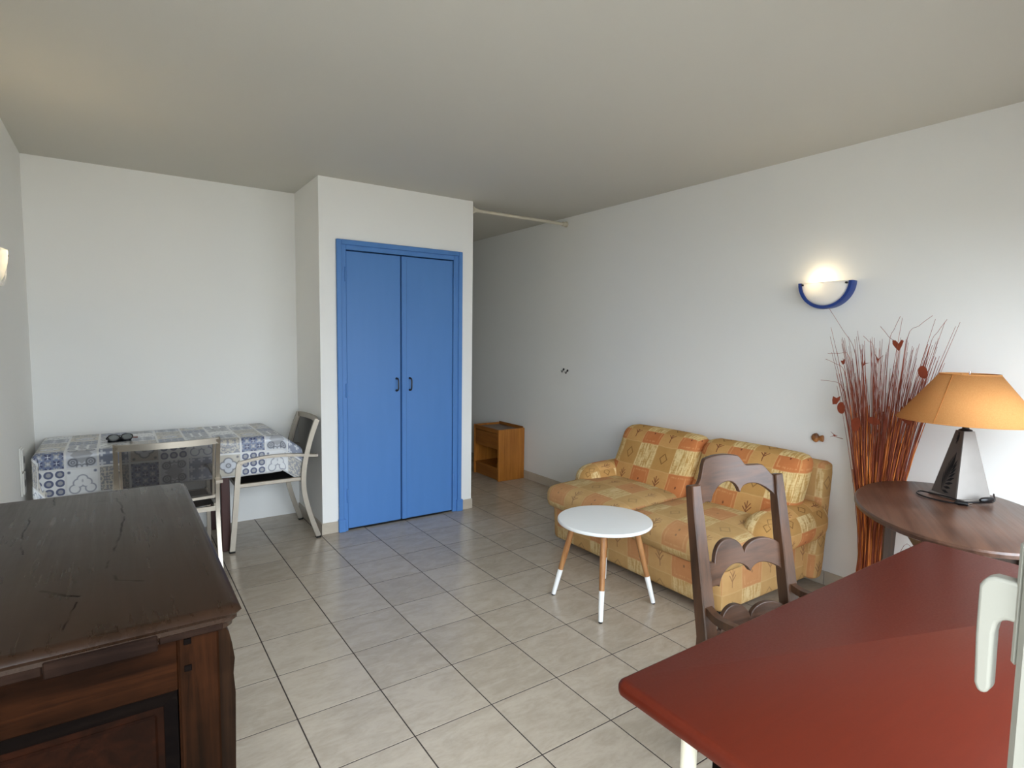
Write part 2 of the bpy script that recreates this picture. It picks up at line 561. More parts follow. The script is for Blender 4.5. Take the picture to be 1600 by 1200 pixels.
# ------------------------------------------------------------------ mesh builder
class MB:
    def __init__(s):
        s.v, s.f, s.uv = [], [], []
        s.has_uv = False
    def add(s, vs, fs, uvs=None):
        o = len(s.v)
        s.v += [Vector(p) for p in vs]
        s.f += [tuple(i + o for i in f) for f in fs]
        if uvs:
            s.has_uv = True
            s.uv += list(uvs)
        else:
            s.uv += [None] * len(fs)
        return s
    def box(s, x0, x1, y0, y1, z0, z1, b=0.0, mat=None):
        x0, x1 = min(x0, x1), max(x0, x1); y0, y1 = min(y0, y1), max(y0, y1); z0, z1 = min(z0, z1), max(z0, z1)
        b = min(b, (x1 - x0) * .45, (y1 - y0) * .45, (z1 - z0) * .45)
        if b <= 0:
            vs = [(x, y, z) for x in (x0, x1) for y in (y0, y1) for z in (z0, z1)]
            fs = [(0, 1, 3, 2), (4, 6, 7, 5), (0, 4, 5, 1), (2, 3, 7, 6), (0, 2, 6, 4), (1, 5, 7, 3)]
        else:
            vs, idx = [], {}
            X_, Y_, Z_ = (x0, x1), (y0, y1), (z0, z1)
            for i in (0, 1):
                for j in (0, 1):
                    for k in (0, 1):
                        sx, sy, sz = 1 - 2 * i, 1 - 2 * j, 1 - 2 * k
                        for a in range(3):
                            p = [X_[i] + sx * b, Y_[j] + sy * b, Z_[k] + sz * b]
                            p[a] = (X_[i], Y_[j], Z_[k])[a]
                            idx[(i, j, k, a)] = len(vs)
                            vs.append(tuple(p))
            g = lambda i, j, k, a: idx[(i, j, k, a)]
            fs = []
            for i in (0, 1):
                fs.append((g(i, 0, 0, 0), g(i, 1, 0, 0), g(i, 1, 1, 0), g(i, 0, 1, 0)))
                fs.append((g(0, i, 0, 1), g(1, i, 0, 1), g(1, i, 1, 1), g(0, i, 1, 1)))
                fs.append((g(0, 0, i, 2), g(1, 0, i, 2), g(1, 1, i, 2), g(0, 1, i, 2)))
            for i in (0, 1):
                for j in (0, 1):
                    fs.append((g(i, j, 0, 0), g(i, j, 1, 0), g(i, j, 1, 1), g(i, j, 0, 1)))
                    fs.append((g(i, 0, j, 0), g(i, 1, j, 0), g(i, 1, j, 2), g(i, 0, j, 2)))
                    fs.append((g(0, i, j, 1), g(1, i, j, 1), g(1, i, j, 2), g(0, i, j, 2)))
                    for k in (0, 1):
                        fs.append((g(i, j, k, 0), g(i, j, k, 1), g(i, j, k, 2)))
        if mat is not None:
            vs = [mat @ Vector(p) for p in vs]
        return s.add(vs, fs)
    def tube(s, path, r, n=10, cap=True):
        path = [Vector(p) for p in path]
        rs = r if isinstance(r, (list, tuple)) else [r] * len(path)
        t0 = (path[1] - path[0]).normalized()
        up = Vector((0, 0, 1)) if abs(t0.z) < 0.9 else Vector((1, 0, 0))
        side = t0.cross(up).normalized()
        vs, fs = [], []
        for i, p in enumerate(path):
            a = path[max(i - 1, 0)]
            c = path[min(i + 1, len(path) - 1)]
            tg = (c - a).normalized()
            side = (side - tg * side.dot(tg)).normalized()
            up2 = side.cross(tg)
            for k in range(n):
                an = 2 * PI * k / n
                vs.append(p + (side * cos(an) + up2 * sin(an)) * rs[i])
        for i in range(len(path) - 1):
            for k in range(n):
                fs.append((i * n + k, i * n + (k + 1) % n, (i + 1) * n + (k + 1) % n, (i + 1) * n + k))
        if cap:
            fs.append(tuple(range(n)))
            fs.append(tuple((len(path) - 1) * n + k for k in range(n)))
        return s.add(vs, fs)
    def bar(s, path, side, hw, ht):
        """rectangular section swept along path; side = fixed width axis, hw half width, ht half thickness"""
        path = [Vector(p) for p in path]
        side = Vector(side).normalized()
        hts = ht if isinstance(ht, (list, tuple)) else [ht] * len(path)
        hws = hw if isinstance(hw, (list, tuple)) else [hw] * len(path)
        vs, fs = [], []
        for i, p in enumerate(path):
            a = path[max(i - 1, 0)]
            c = path[min(i + 1, len(path) - 1)]
            tg = (c - a).normalized()
            nr = side.cross(tg).normalized()
            w, h = side * hws[i], nr * hts[i]
            vs += [p - w - h, p + w - h, p + w + h, p - w + h]
        for i in range(len(path) - 1):
            for k in range(4):
                fs.append((i * 4 + k, i * 4 + (k + 1) % 4, (i + 1) * 4 + (k + 1) % 4, (i + 1) * 4 + k))
        fs.append((0, 1, 2, 3))
        e = (len(path) - 1) * 4
        fs.append((e, e + 1, e + 2, e + 3))
        return s.add(vs, fs)
    def lathe(s, prof, n=32, c=(0, 0, 0), axis='z', close=True):
        vs, fs = [], []
        for r, h in prof:
            for k in range(n):
                an = 2 * PI * k / n
                q = (r * cos(an), r * sin(an), h)
                if axis == 'x':
                    q = (h, q[0], q[1])
                elif axis == 'y':
                    q = (q[0], h, q[1])
                vs.append((q[0] + c[0], q[1] + c[1], q[2] + c[2]))
        for i in range(len(prof) - 1):
            for k in range(n):
                fs.append((i * n + k, i * n + (k + 1) % n, (i + 1) * n + (k + 1) % n, (i + 1) * n + k))
        if close:
            fs.append(tuple(range(n)))
            fs.append(tuple((len(prof) - 1) * n + k for k in range(n)))
        return s.add(vs, fs)
    def prism(s, poly, f, d):
        """poly: 2D outline; f(a,b) -> 3D point; d: extrusion vector"""
        d = Vector(d)
        base = [Vector(f(*p)) for p in poly]
        n = len(base)
        vs = base + [p + d for p in base]
        fs = [tuple(range(n)), tuple(range(2 * n - 1, n - 1, -1))]
        fs += [(i, (i + 1) % n, n + (i + 1) % n, n + i) for i in range(n)]
        return s.add(vs, fs)
    def rbox(s, c, size, r, n=10, puff=(0, 0, 0), fn=None, uvs=True, uo=(0, 0)):
        """rounded, slightly puffed cushion box with box-projected uv in metres; fn maps the local point to its place"""
        hx, hy, hz = size[0] / 2, size[1] / 2, size[2] / 2
        hs = (hx, hy, hz)
        r = min(r, hx * .98, hy * .98, hz * .98)
        vmap, vs, fs, uv = {}, [], [], []
        def place(p):
            inner = [max(-(h - r), min(h - r, q)) for q, h in zip(p, hs)]
            d = Vector([q - i for q, i in zip(p, inner)])
            if d.length > 1e-9:
                d = d.normalized() * r
            q = [i + e for i, e in zip(inner, d)]
            nn = [q[i] / hs[i] for i in range(3)]
            for a in range(3):
                o1, o2 = (a + 1) % 3, (a + 2) % 3
                if puff[a]:
                    q[a] += puff[a] * nn[a] * max(0, 1 - nn[o1] ** 2) * max(0, 1 - nn[o2] ** 2)
            return Vector(q)
        for a in range(3):
            o1, o2 = (a + 1) % 3, (a + 2) % 3
            for sg in (-1, 1):
                for i in range(n):
                    for j in range(n):
                        quad, uq = [], []
                        for (di, dj) in ((0, 0), (1, 0), (1, 1), (0, 1)):
                            p = [0, 0, 0]
                            p[a] = sg * hs[a]
                            # denser samples near the edges
                            ti = -cos(PI * (i + di) / n)
                            tj = -cos(PI * (j + dj) / n)
                            p[o1] = hs[o1] * ti
                            p[o2] = hs[o2] * tj
                            key = tuple(round(x, 5) for x in p)
                            if key not in vmap:
                                vmap[key] = len(vs)
                                vs.append(place(p))
                            quad.append(vmap[key])
                            if a == 0:
                                uq.append((p[1] + uo[0], p[2] + uo[1]))
                            elif a == 1:
                                uq.append((p[0] + uo[0] + .07, p[2] + uo[1]))
                            else:
                                uq.append((p[1] + uo[0], p[0] + uo[1] + .05))
                        fs.append(tuple(quad))
                        uv.append(uq)
        c = Vector(c)
        pts = [p + c for p in vs]
        if fn:
            pts = [Vector(fn(p)) for p in pts]
        return s.add(pts, fs, uv if uvs else None)
    def build(s, name, mat, parent=None, loc=None, smooth=35, sub=0):
        me = bpy.data.meshes.new(name)
        me.from_pydata([tuple(p) for p in s.v], [], s.f)
        if s.has_uv:
            lay = me.uv_layers.new(name='uv')
            k = 0
            for fi, f in enumerate(s.f):
                q = s.uv[fi]
                for j in range(len(f)):
                    lay.data[k].uv = q[j] if q else (0, 0)
                    k += 1
        bm = bmesh.new()
        bm.from_mesh(me)
        bmesh.ops.recalc_face_normals(bm, faces=bm.faces)
        bm.to_mesh(me)
        bm.free()
        if smooth:
            me.shade_smooth()
            me.set_sharp_from_angle(angle=math.radians(smooth))
        me.materials.append(mat)
        o = bpy.data.objects.new(name, me)
        COL.objects.link(o)
        if parent:
            o.parent = parent
        if loc:
            o.location = loc
        if sub:
            md = o.modifiers.new('sub', 'SUBSURF')
            md.levels = md.render_levels = sub
        return o

def thing(name, label, cat, loc=(0, 0, 0), rz=0.0, group=None):
    o = bpy.data.objects.new(name, None)
    o.empty_display_size = 0.1
    COL.objects.link(o)
    o.location = loc
    o.rotation_euler = (0, 0, rz)
    o['label'] = label
    o['category'] = cat
    if group:
        o['group'] = group
    return o

def tag(o, label, cat, group=None):
    o['label'] = label
    o['category'] = cat
    if group:
        o['group'] = group
    return o

def structure(o, label=None, cat=None):
    o['kind'] = 'structure'
    if label:
        o['label'] = label
    if cat:
        o['category'] = cat
    return o

def holder(name, label=None, cat=None, loc=(0, 0, 0)):
    o = bpy.data.objects.new(name, None)
    o.empty_display_size = 0.1
    COL.objects.link(o)
    o.location = loc
    return structure(o, label, cat)

def dup(o, parent=None):
    c = o.copy()
    COL.objects.link(c)
    c.parent = parent
    for ch in list(o.children):
        dup(ch, c)
    return c

def vlerp(a, b, t):
    return Vector(a) * (1 - t) + Vector(b) * t

def curve_pts(pts, n=6):
    """Catmull-Rom through pts"""
    P = [Vector(p) for p in pts]
    P = [P[0] * 2 - P[1]] + P + [P[-1] * 2 - P[-2]]
    out = []
    for i in range(1, len(P) - 2):
        for k in range(n):
            t = k / n
            a, b, c, d = P[i - 1], P[i], P[i + 1], P[i + 2]
            out.append(0.5 * ((2 * b) + (c - a) * t + (2 * a - 5 * b + 4 * c - d) * t * t + (3 * b - a - 3 * c + d) * t ** 3))
    out.append(P[-2])
    return out

# ================================================================== ROOM
T = 0.12
def wall(name, label, *boxes, mat=None):
    m = MB()
    for b in boxes:
        m.box(*b)
    return structure(m.build(name, mat or M['wall'], smooth=0), label, 'wall')

WX0, WX1, WZ = -0.90, 2.70, 2.07           # window opening
wall('wall_left', 'plain white left wall behind the old dresser and dining table', (XL - T, XL, YN - .26, YB + T, 0, H))
wall('wall_back', 'white back wall behind the dining table', (XL, CX0 + .02, YB, YB + T, 0, H))
wall('wall_right', 'long white right wall behind the sofa and wall lamp', (XR, XR + T, YN - .26, YE + T, 0, H))
wall('wall_passage', 'white end wall of the dark passage beside the closet', (CX1 - .07, XR, YE, YE + T, 0, H))
wall('wall_window', 'white wall around the wide window behind the viewer',
     (XL, WX0, YN - .26, YN, 0, H), (WX1, XR, YN - .26, YN, 0, H), (WX0, WX1, YN - .26, YN, WZ, H))
DX0, DX1, DZ1 = 0.800, 1.838, 2.158         # closet door opening (outside of its frame)
wall('wall_closet', 'white closet walls framing the blue double doors',
     (CX0, DX0, YF, YF + .08, 0, H), (DX1, CX1, YF, YF + .08, 0, H), (DX0, DX1, YF, YF + .08, DZ1, H),
     (CX0, CX0 + .08, YF + .08, YB, 0, H), (CX1 - .08, CX1, YF + .08, YE, 0, H), (CX0 + .02, CX1 - .08, YB, YB + T, 0, H))
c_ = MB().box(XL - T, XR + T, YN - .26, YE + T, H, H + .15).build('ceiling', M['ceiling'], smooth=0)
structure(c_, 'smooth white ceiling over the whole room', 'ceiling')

fl = MB().box(XL - T, XR + T, YN - .26, YE + T, -.12, -.0009).build('floor', M['grout'], smooth=0)
structure(fl, 'beige ceramic tiled floor with dark joints', 'floor')
J = 0.0026
full = None
i0, i1 = math.floor(XL / S), math.ceil(XR / S)
j0, j1 = math.floor((YN - .2) / S), math.ceil(YE / S)
for i in range(i0, i1):
    for j in range(j0, j1):
        x0, x1, y0, y1 = i * S + J, (i + 1) * S - J, j * S + J, (j + 1) * S - J
        x0, x1, y0, y1 = max(x0, XL + .001), min(x1, XR - .001), max(y0, YN - .2), min(y1, YE - .001)
        # under the closet and the back wall nothing is laid
        if y0 >= YB and x1 < CX1:
            continue
        if x0 > CX0 and x1 < CX1 and y0 > YF:
            continue
        if x1 - x0 < .02 or y1 - y0 < .02:
            continue
        w, d = x1 - x0, y1 - y0
        isfull = abs(w - (S - 2 * J)) < 1e-4 and abs(d - (S - 2 * J)) < 1e-4
        if isfull and full is not None:
            t_ = full.copy()
            COL.objects.link(t_)
        else:
            t_ = MB().box(-w / 2, w / 2, -d / 2, d / 2, -.008, 0, .0004).build('tile', M['tile'], smooth=0)
            if isfull:
                full = t_
        t_.parent = fl
        t_.location = ((x0 + x1) / 2, (y0 + y1) / 2, 0)

def skirting(name, label, a, b, n, start=0.0):
    """run of skirting tiles from a to b (xy), n = inward normal"""
    a, b, n = Vector((a[0], a[1], 0)), Vector((b[0], b[1], 0)), Vector((n[0], n[1], 0))
    L = (b - a).length
    d = (b - a) / L
    hd = MB()
    rot = Matrix((( d.x, n.x, 0, 0), (d.y, n.y, 0, 0), (0, 0, 1, 0), (0, 0, 0, 1)))
    hd.box(0, L, .0005, .005, 0, .08, mat=Matrix.Translation(a) @ rot)
    root = hd.build(name, M['grout'], smooth=0)
    structure(root, label, 'baseboard')
    p = start - S if start > 0 else 0.0
    while p < L - .005:
        q0, q1 = max(p, 0) + .0015, min(p + S, L) - .0015
        if q1 - q0 > .01:
            w = q1 - q0
            t_ = MB().box(-w / 2, w / 2, 0, .0095, -.042, .042, .0015).build('skirting_tile', M['skirting'], root, smooth=0)
            mid = a + d * ((q0 + q1) / 2) + n * .001
            t_.matrix_local = Matrix.Translation((mid.x, mid.y, .0425)) @ rot
        p += S
skirting('baseboard_right', 'beige tile baseboard along the right wall', (XR, YN), (XR, YE), (-1, 0), .18)
skirting('baseboard_closet_side', 'beige tile baseboard on the closet side by the steel chair', (CX0, YF), (CX0, YB - .01), (-1, 0))
skirting('baseboard_closet_left', 'short beige baseboard left of the blue doors', (CX0 - .0095, YF), (DX0 - .002, YF), (0, -1))
skirting('baseboard_closet_right', 'short beige baseboard right of the blue doors', (DX1 + .018, YF), (CX1 + .0095, YF), (0, -1))
skirting('baseboard_passage', 'beige tile baseboard on the passage side of the closet', (CX1, YF), (CX1, YE), (1, 0))
skirting('baseboard_left', 'beige tile baseboard along the left wall', (XL, YN), (XL, -1.2), (1, 0))

# ------------------------------------------------------------------ blue closet doors
dr = holder('door_1', 'tall blue painted double closet doors in a blue frame', 'door', (DX0, YF, 0))
W = DX1 - DX0
def fr_box(m, x0, x1, z0, z1, y0, y1, b=.003):
    m.box(x0, x1, y0, y1, z0, z1, b)
f = MB()
AW = 0.036
f.box(0, AW, -.022, 0, 0, DZ1, .004)
f.box(W - AW, W, -.022, 0, 0, DZ1, .004)
f.box(AW, W - AW, -.022, 0, DZ1 - AW, DZ1, .004)
f.build('architrave', M['blue'], dr, smooth=0)
f = MB()
f.box(AW, .070, -.012, .07, 0, DZ1 - AW, .002)
f.box(W - .080, W - AW, -.012, .07, 0, DZ1 - AW, .002)
f.box(.070, W - .080, -.012, .07, DZ1 - .070, DZ1 - AW, .002)
f.build('jamb', M['blue'], dr, smooth=0)
for x0, x1 in ((-.006, .048), (W - .046, W + .012)):
    MB().box(x0, x1, -.030, -.001, 0, .098, .004).build('plinth_block', M['blue'], dr, smooth=0)
SE = 1.306 - DX0
LZ0, LZ1 = .014, DZ1 - .079
for k, (x0, x1) in enumerate(((.073, SE - .010), (SE - .001, W - .084))):
    m = MB().box(x0, x1, -.004, .036, LZ0, LZ1, .002)
    leaf = m.build('door_leaf', M['blue'], dr, smooth=0)
    if k == 1:       # cover strip over the meeting edge
        MB().box(SE - .0005, SE + .040, -.014, -.004, LZ0, LZ1, .004).build('cover_strip', M['blue'], leaf, smooth=0)
    hx = 1.262 - DX0 if k == 0 else 1.373 - DX0
    pth = curve_pts([(hx, -.004, 1.045), (hx, -.026, 1.045), (hx + .004, -.034, 1.06), (hx + .004, -.036, 1.09), (hx + .004, -.034, 1.125), (hx, -.026, 1.138), (hx, -.004, 1.138)], 4)
    h_ = MB().tube(pth, .0055, 8)
    for zz in (1.045, 1.138):
        h_.lathe([(.009, -.004), (.009, -.009), (.006, -.012)], 10, (hx, 0, zz), 'y')
    h_.build('door_handle', M['black_metal'], leaf)
    ex = .066 if k == 0 else W - .078
    for zz in (.27, 1.06, 1.91):
        hg = MB()
        hg.lathe([(.0065, -.052), (.0075, -.05), (.0075, .05), (.0065, .052)], 10, (ex, -.014, zz))
        hg.build('hinge', M['blue'], leaf)
MB().box(.07, W - .08, .005, .05, 0, .010).build('threshold', M['rubber'], dr, smooth=0)

# ------------------------------------------------------------------ window behind the viewer
wn = holder('window_1', 'white plastic balcony window with one closed leaf beside the desk', 'window', (0, -3.70, 0))
f = MB()
f.box(WX0, WX0 + .05, -.07, .02, 0, WZ, .004)
f.box(WX1 - .05, WX1, -.07, .02, 0, WZ, .004)
f.box(WX0 + .05, WX1 - .05, -.07, .02, WZ - .05, WZ, .004)
f.build('window_frame', M['pvc'], wn, smooth=0)
def sash(x0, x1, z0, z1, handle):
    m = MB()
    w = .085
    m.box(x0, x0 + w, -.045, .035, z0, z1, .006)
    m.box(x1 - w, x1, -.045, .035, z0, z1, .006)
    m.box(x0 + w, x1 - w, -.045, .035, z0, z0 + .11, .006)
    m.box(x0 + w, x1 - w, -.045, .035, z1 - w, z1, .006)
    sh = m.build('window_sash', M['pvc'], wn, smooth=0)
    if handle:
        # meeting rebate on the free edge
        MB().box(x0 - .014, x0, -.045, -.004, z0 + .002, z1 - .002, .003).build('sash_rebate', M['pvc'], sh, smooth=0)
    MB().box(x0 + w - .01, x1 - w + .01, -.012, .004, z0 + .1, z1 - w + .01).build('window_pane', M['glass'], sh, smooth=0)
    return sh
LX = 0.230
sh = sash(LX, 1.36, .02, WZ - .055, True)
sash(1.365, WX1 - .052, .02, WZ - .055, False)
# espagnolette handle: plate, neck and a lever hanging down
hp = MB()
hp.box(LX + .010, LX + .040, .035, .041, 1.13, 1.262, .004)
hp.build('handle_plate', M['pvc'], sh, smooth=0)
hd = MB()
prof = [(.036, 1.174), (.036, 1.217), (.060, 1.217), (.068, 1.213), (.0725, 1.204), (.0725, 1.150), (.0705, 1.095), (.067, 1.086), (.060, 1.086), (.056, 1.093), (.0565, 1.155), (.0545, 1.168), (.048, 1.174)]
hd.prism(prof, lambda a, b: (LX + .012, a, b), (.020, 0, 0))
ho = hd.build('window_handle', M['pvc'], sh, smooth=50)
bv = ho.modifiers.new('bevel', 'BEVEL'); bv.width = .004; bv.segments = 3; bv.limit_method = 'ANGLE'
# balcony slab outside
MB().box(-14, 14, -16, YN - .261, -.3, -.14).build('balcony_floor', M['exterior'], smooth=0)['kind'] = 'structure'

# ------------------------------------------------------------------ curtain rod over the passage
rd = thing('curtain_rod', 'thin cream curtain rod spanning the passage just under the ceiling', 'curtain rod', (CX1, YF + .008, 2.516))
L = XR - CX1
MB().tube([(.012, 0, -.001), (L - .012, .012, .006)], .0135, 14).build('rod', M['rod'], rd)
MB().lathe([(.030, .001), (.030, .006), (.022, .022), (.016, .040), (.016, .05)], 18, (0, 0, 0), 'x').build('end_bracket', M['rod'], rd)
MB().lathe([(.016, L - .048), (.021, L - .046), (.021, L - .022), (.017, L - .020), (.017, L - .012), (.027, L - .010), (.027, L - .001)], 18, (0, .012, .006), 'x').build('end_bracket', M['rod'], rd)

# ------------------------------------------------------------------ wall hooks
for k, (y, z, lb) in enumerate(((.352, 1.162, 'small black wall hook, the one nearer the closet'), (.295, 1.153, 'small black wall hook, the one nearer the sofa'))):
    hk = thing('wall_hook', lb, 'hook', (XR, y, z), 0, 'small black hooks on the right wall')
    MB().lathe([(.011, -.001), (.011, -.004), (.006, -.006)], 12, (0, 0, .012), 'x').build('hook_plate', M['black_metal'], hk)
    MB().tube(curve_pts([(-.004, 0, .012), (-.012, 0, .006), (-.016, 0, -.008), (-.022, 0, -.014), (-.029, 0, -.008), (-.031, 0, .004)], 4), .0036, 8).build('hook_arm', M['black_metal'], hk)

# ------------------------------------------------------------------ small wooden ornament on the right wall
kb = MB()
kb.lathe([(.004, .036), (.017, .030), (.026, .018), (.029, .006), (.022, -.004), (.013, -.008), (.0125, -.016), (.018, -.020), (.021, -.032), (.018, -.036)], 18, (0, 0, 0), 'y')
for p in kb.v:
    p.x = p.x * .55 - .0165
kb = kb.build('fish_ornament', M['knobwood'], loc=(XR, -2.066, .887))
tag(kb, 'small striped wooden fish-shaped ornament on the white wall above the sofa end', 'ornament')

# ------------------------------------------------------------------ socket on the left wall
so = thing('wall_socket', 'tall white double wall socket on the left wall by the table', 'socket', (XL, .275, .69))
MB().box(.001, .010, -.042, .042, -.135, .135, .003).build('back_box', M['socket'], so, smooth=0)
for zz in (-.066, .066):
    p_ = MB().box(.010, .018, -.038, .038, zz - .060, zz + .060, .003).build('cover_plate', M['socket'], so, smooth=0)
    MB().lathe([(.021, .0185), (.021, .016), (.018, .0115)], 16, (0, 0, zz), 'x').build('socket_well', M['black_plastic'], p_)

# ------------------------------------------------------------------ sconces
def sconce(label, loc, rz, bulb_off, power, rim='rim'):
    """half-disc wall lamp; local +x points out of the wall, local y along it"""
    t = thing('wall_lamp', label, 'wall lamp', loc, rz, 'wall lamps')
    R = .158
    MB().prism([(R * .93 * cos(PI + PI * k / 24), R * .93 * sin(PI + PI * k / 24)) for k in range(25)], lambda a, b: (.001, a, b), (.008, 0, 0)).build('wall_plate', M['white_gloss'], t, smooth=0)
    # bowed glass front
    vs, fs = [], []
    n, mm = 24, 8
    for i in range(mm + 1):
        q = i / mm
        for k in range(n + 1):
            an = PI + PI * k / n
            rr = (R - .018) * q
            vs.append((.058 + .030 * (1 - q * q), rr * cos(an), rr * sin(an)))
    for i in range(mm):
        for k in range(n):
            fs.append((i * (n + 1) + k, i * (n + 1) + k + 1, (i + 1) * (n + 1) + k + 1, (i + 1) * (n + 1) + k))
    g = MB().add(vs, fs).build('glass_front', M['frost'], t, smooth=60)
    sd = g.modifiers.new('thick', 'SOLIDIFY'); sd.thickness = .004
    # blue half ring
    vs, fs = [], []
    sec = [(.004, R - .004), (.050, R), (.068, R - .004), (.068, R - .020), (.050, R - .024), (.004, R - .018)]
    for k in range(n + 1):
        an = PI + PI * k / n
        for (x, r) in sec:
            vs.append((x, r * cos(an), r * sin(an)))
    ns = len(sec)
    for k in range(n):
        for j in range(ns):
            fs.append((k * ns + j, k * ns + (j + 1) % ns, (k + 1) * ns + (j + 1) % ns, (k + 1) * ns + j))
    fs += [tuple(range(ns)), tuple(n * ns + j for j in range(ns))]
    MB().add(vs, fs).build('rim', M[rim], t)
    for sy in (-1, 1):
        MB().lathe([(.006, .062), (.006, .074), (.003, .077)], 10, (0, sy * (R - .032), -.012), 'x').build('screw', M['black_metal'], t)
    MB().lathe([(.006, -.062), (.013, -.055), (.018, -.03), (.018, -.012), (.008, .0)], 12, (.036, bulb_off, 0)).build('bulb', M['bulb'], t)
    MB().tube([(.036, bulb_off, -.062), (.036, bulb_off, -.085), (.012, bulb_off, -.09)], .011, 8).build('lamp_holder', M['socket'], t)
    ld = bpy.data.lights.new('sconce_light', 'POINT')
    ld.energy = power
    ld.color = (1.0, 0.80, 0.50)
    ld.shadow_soft_size = .02
    lo = bpy.data.objects.new('sconce_light', ld)
    COL.objects.link(lo)
    lo.parent = t
    lo.location = (.036, bulb_off, .012)
    return t
sconce('lit half-moon wall lamp with a blue rim above the dried stems', (XR, -2.08, 1.815), PI, -.045, .22)
sconce('lit half-moon wall lamp cut by the left edge of the photo', (XL, -.52, 1.815), 0, .03, .8, 'frost')

# ================================================================== SOFA
sf = thing('sofa', 'two seat sofa in ochre and orange patchwork fabric against the right wall', 'sofa', (2.5, -1.40, 0))
SX, SY = 2.5, -1.40
def P(x, y, z):
    return (x - SX, y - SY, z)
# base with a slight overhang at the front
def base_fn(p):
    q = Vector(p)
    if q.x < -.2:
        q.x -= (q.z - .03) * .06
    return q
MB().rbox((.0 - .03, 0, .165), (.90, 1.40, .25), .035, 10, (0, 0, 0), base_fn, uo=(.0, .0)).build('base', M['fab_base'], sf, smooth=80)
for x in (-.40, .34):
    for y in (-.62, .62):
        MB().lathe([(.022, 0), (.026, .01), (.026, .055)], 12, (x, y, 0)).build('foot', M['rubber'], sf)
# back frame
def back_fn(p):
    q = Vector(p)
    q.x += (q.z - .40) * .10
    return q
MB().rbox((.385, -.005, .41), (.11, 1.53, .70), .04, 10, (0, 0, 0), back_fn).build('back_frame', M['fab_base'], sf, smooth=80)
# seat cushions
def seat_fn(p):
    q = Vector(p)
    q.z += max(0.0, -(q.x + .05)) * -.03
    return q
for k, (y0, y1) in enumerate(((-.735, -.005), (.005, .745))):
    MB().rbox((-.175, (y0 + y1) / 2, .357), (.72, y1 - y0, .160), .062, 14, (.010, .004, .026), seat_fn, uo=((y0 + y1) / 2, .02)).build('seat_cushion', M['fab_seat'], sf, smooth=80)
# back cushions, leaning
def lean(p):
    q = Vector(p)
    h = q.z - .40
    q.x += h * .50 - max(0, h - .25) * .1
    return q
for k, (y0, y1) in enumerate(((-.735, -.03), (-.02, .70))):
    MB().rbox((.09, (y0 + y1) / 2, .590), (.17, y1 - y0, .44), .07, 14, (.03, .0, .006), lean, uo=((y0 + y1) / 2 + (.09 if k == 0 else .03), .06)).build('back_cushion', M['fab_back'], sf, smooth=80)
# arms: rolled bolsters
def arm(sy):
    m = MB()
    def fn(p):
        q = Vector(p)
        q.y += sy * .0
        q.z += (q.x - .1) * .02
        return q
    m.rbox((.085, sy * .705, .415), (.61, .23, .225), .102, 14, (.02, .01, .012), fn, uo=(.1, .05))
    m.build('arm', M['fab_arm'], sf, smooth=80)
arm(-1)
arm(1)

# ================================================================== COFFEE TABLE
ct = thing('coffee_table', 'round white coffee table on four white-tipped wooden legs', 'table', (1.691, -1.559, 0))
MB().lathe([(.252, .444), (.259, .446), (.262, .450), (.262, .460), (.259, .464), (.25, .465)], 64).build('tabletop', M['white_gloss'], ct, smooth=40)
for sx in (-1, 1):
    for sy in (-1, 1):
        a, b = Vector((sx * .199, sy * .195, .004)), Vector((sx * .118, sy * .118, .444))
        lg = MB().tube([vlerp(a, b, .34), vlerp(a, b, .6), b], [.0145, .0165, .0175], 14).build('leg', M['beech'], ct)
        MB().tube([vlerp(a, b, .005), vlerp(a, b, .012), vlerp(a, b, .342)], [.0115, .0122, .0149], 14).build('leg_tip', M['white_gloss'], lg)['label'] = 'white painted leg tip'
        MB().tube([(a.x, a.y, 0), vlerp(a, b, .008)], [.0105, .0112], 12).build('foot_pad', M['rubber'], lg)

# ================================================================== NIGHTSTAND
ns = thing('nightstand', 'honey coloured wooden nightstand with one drawer in the dark passage', 'nightstand', (2.80, 1.205, 0))
def N(x0, x1, y0, y1, z0, z1, b=.002):
    return MB().box(x0 - 2.8, x1 - 2.8, y0 - 1.205, y1 - 1.205, z0, z1, b)
for y in (.955, 1.430):
    N(2.632, 2.953, y, y + .025, 0, .532, .003).build('side_panel', M['nightwood'], ns, smooth=0)
N(2.945, 2.953, .98, 1.43, .01, .545).build('back_panel', M['nightdark'], ns, smooth=0)
N(2.650, 2.945, .98, 1.43, .498, .514).build('top', M['nighttop'], ns, smooth=0)
N(2.634, 2.650, .98, 1.43, .490, .532, .003).build('top_rail', M['nightdark'], ns, smooth=0)
N(2.640, 2.66, .983, 1.427, .325, .484, .003).build('drawer', M['nightdark'], ns, smooth=0)
N(2.66, 2.945, .98, 1.43, .318, .328).build('divider', M['nightdark'], ns, smooth=0)
N(2.640, 2.945, .98, 1.43, .115, .132).build('shelf', M['nightdark'], ns, smooth=0)
N(2.648, 2.664, .98, 1.43, .006, .115).build('plinth', M['nightdark'], ns, smooth=0)

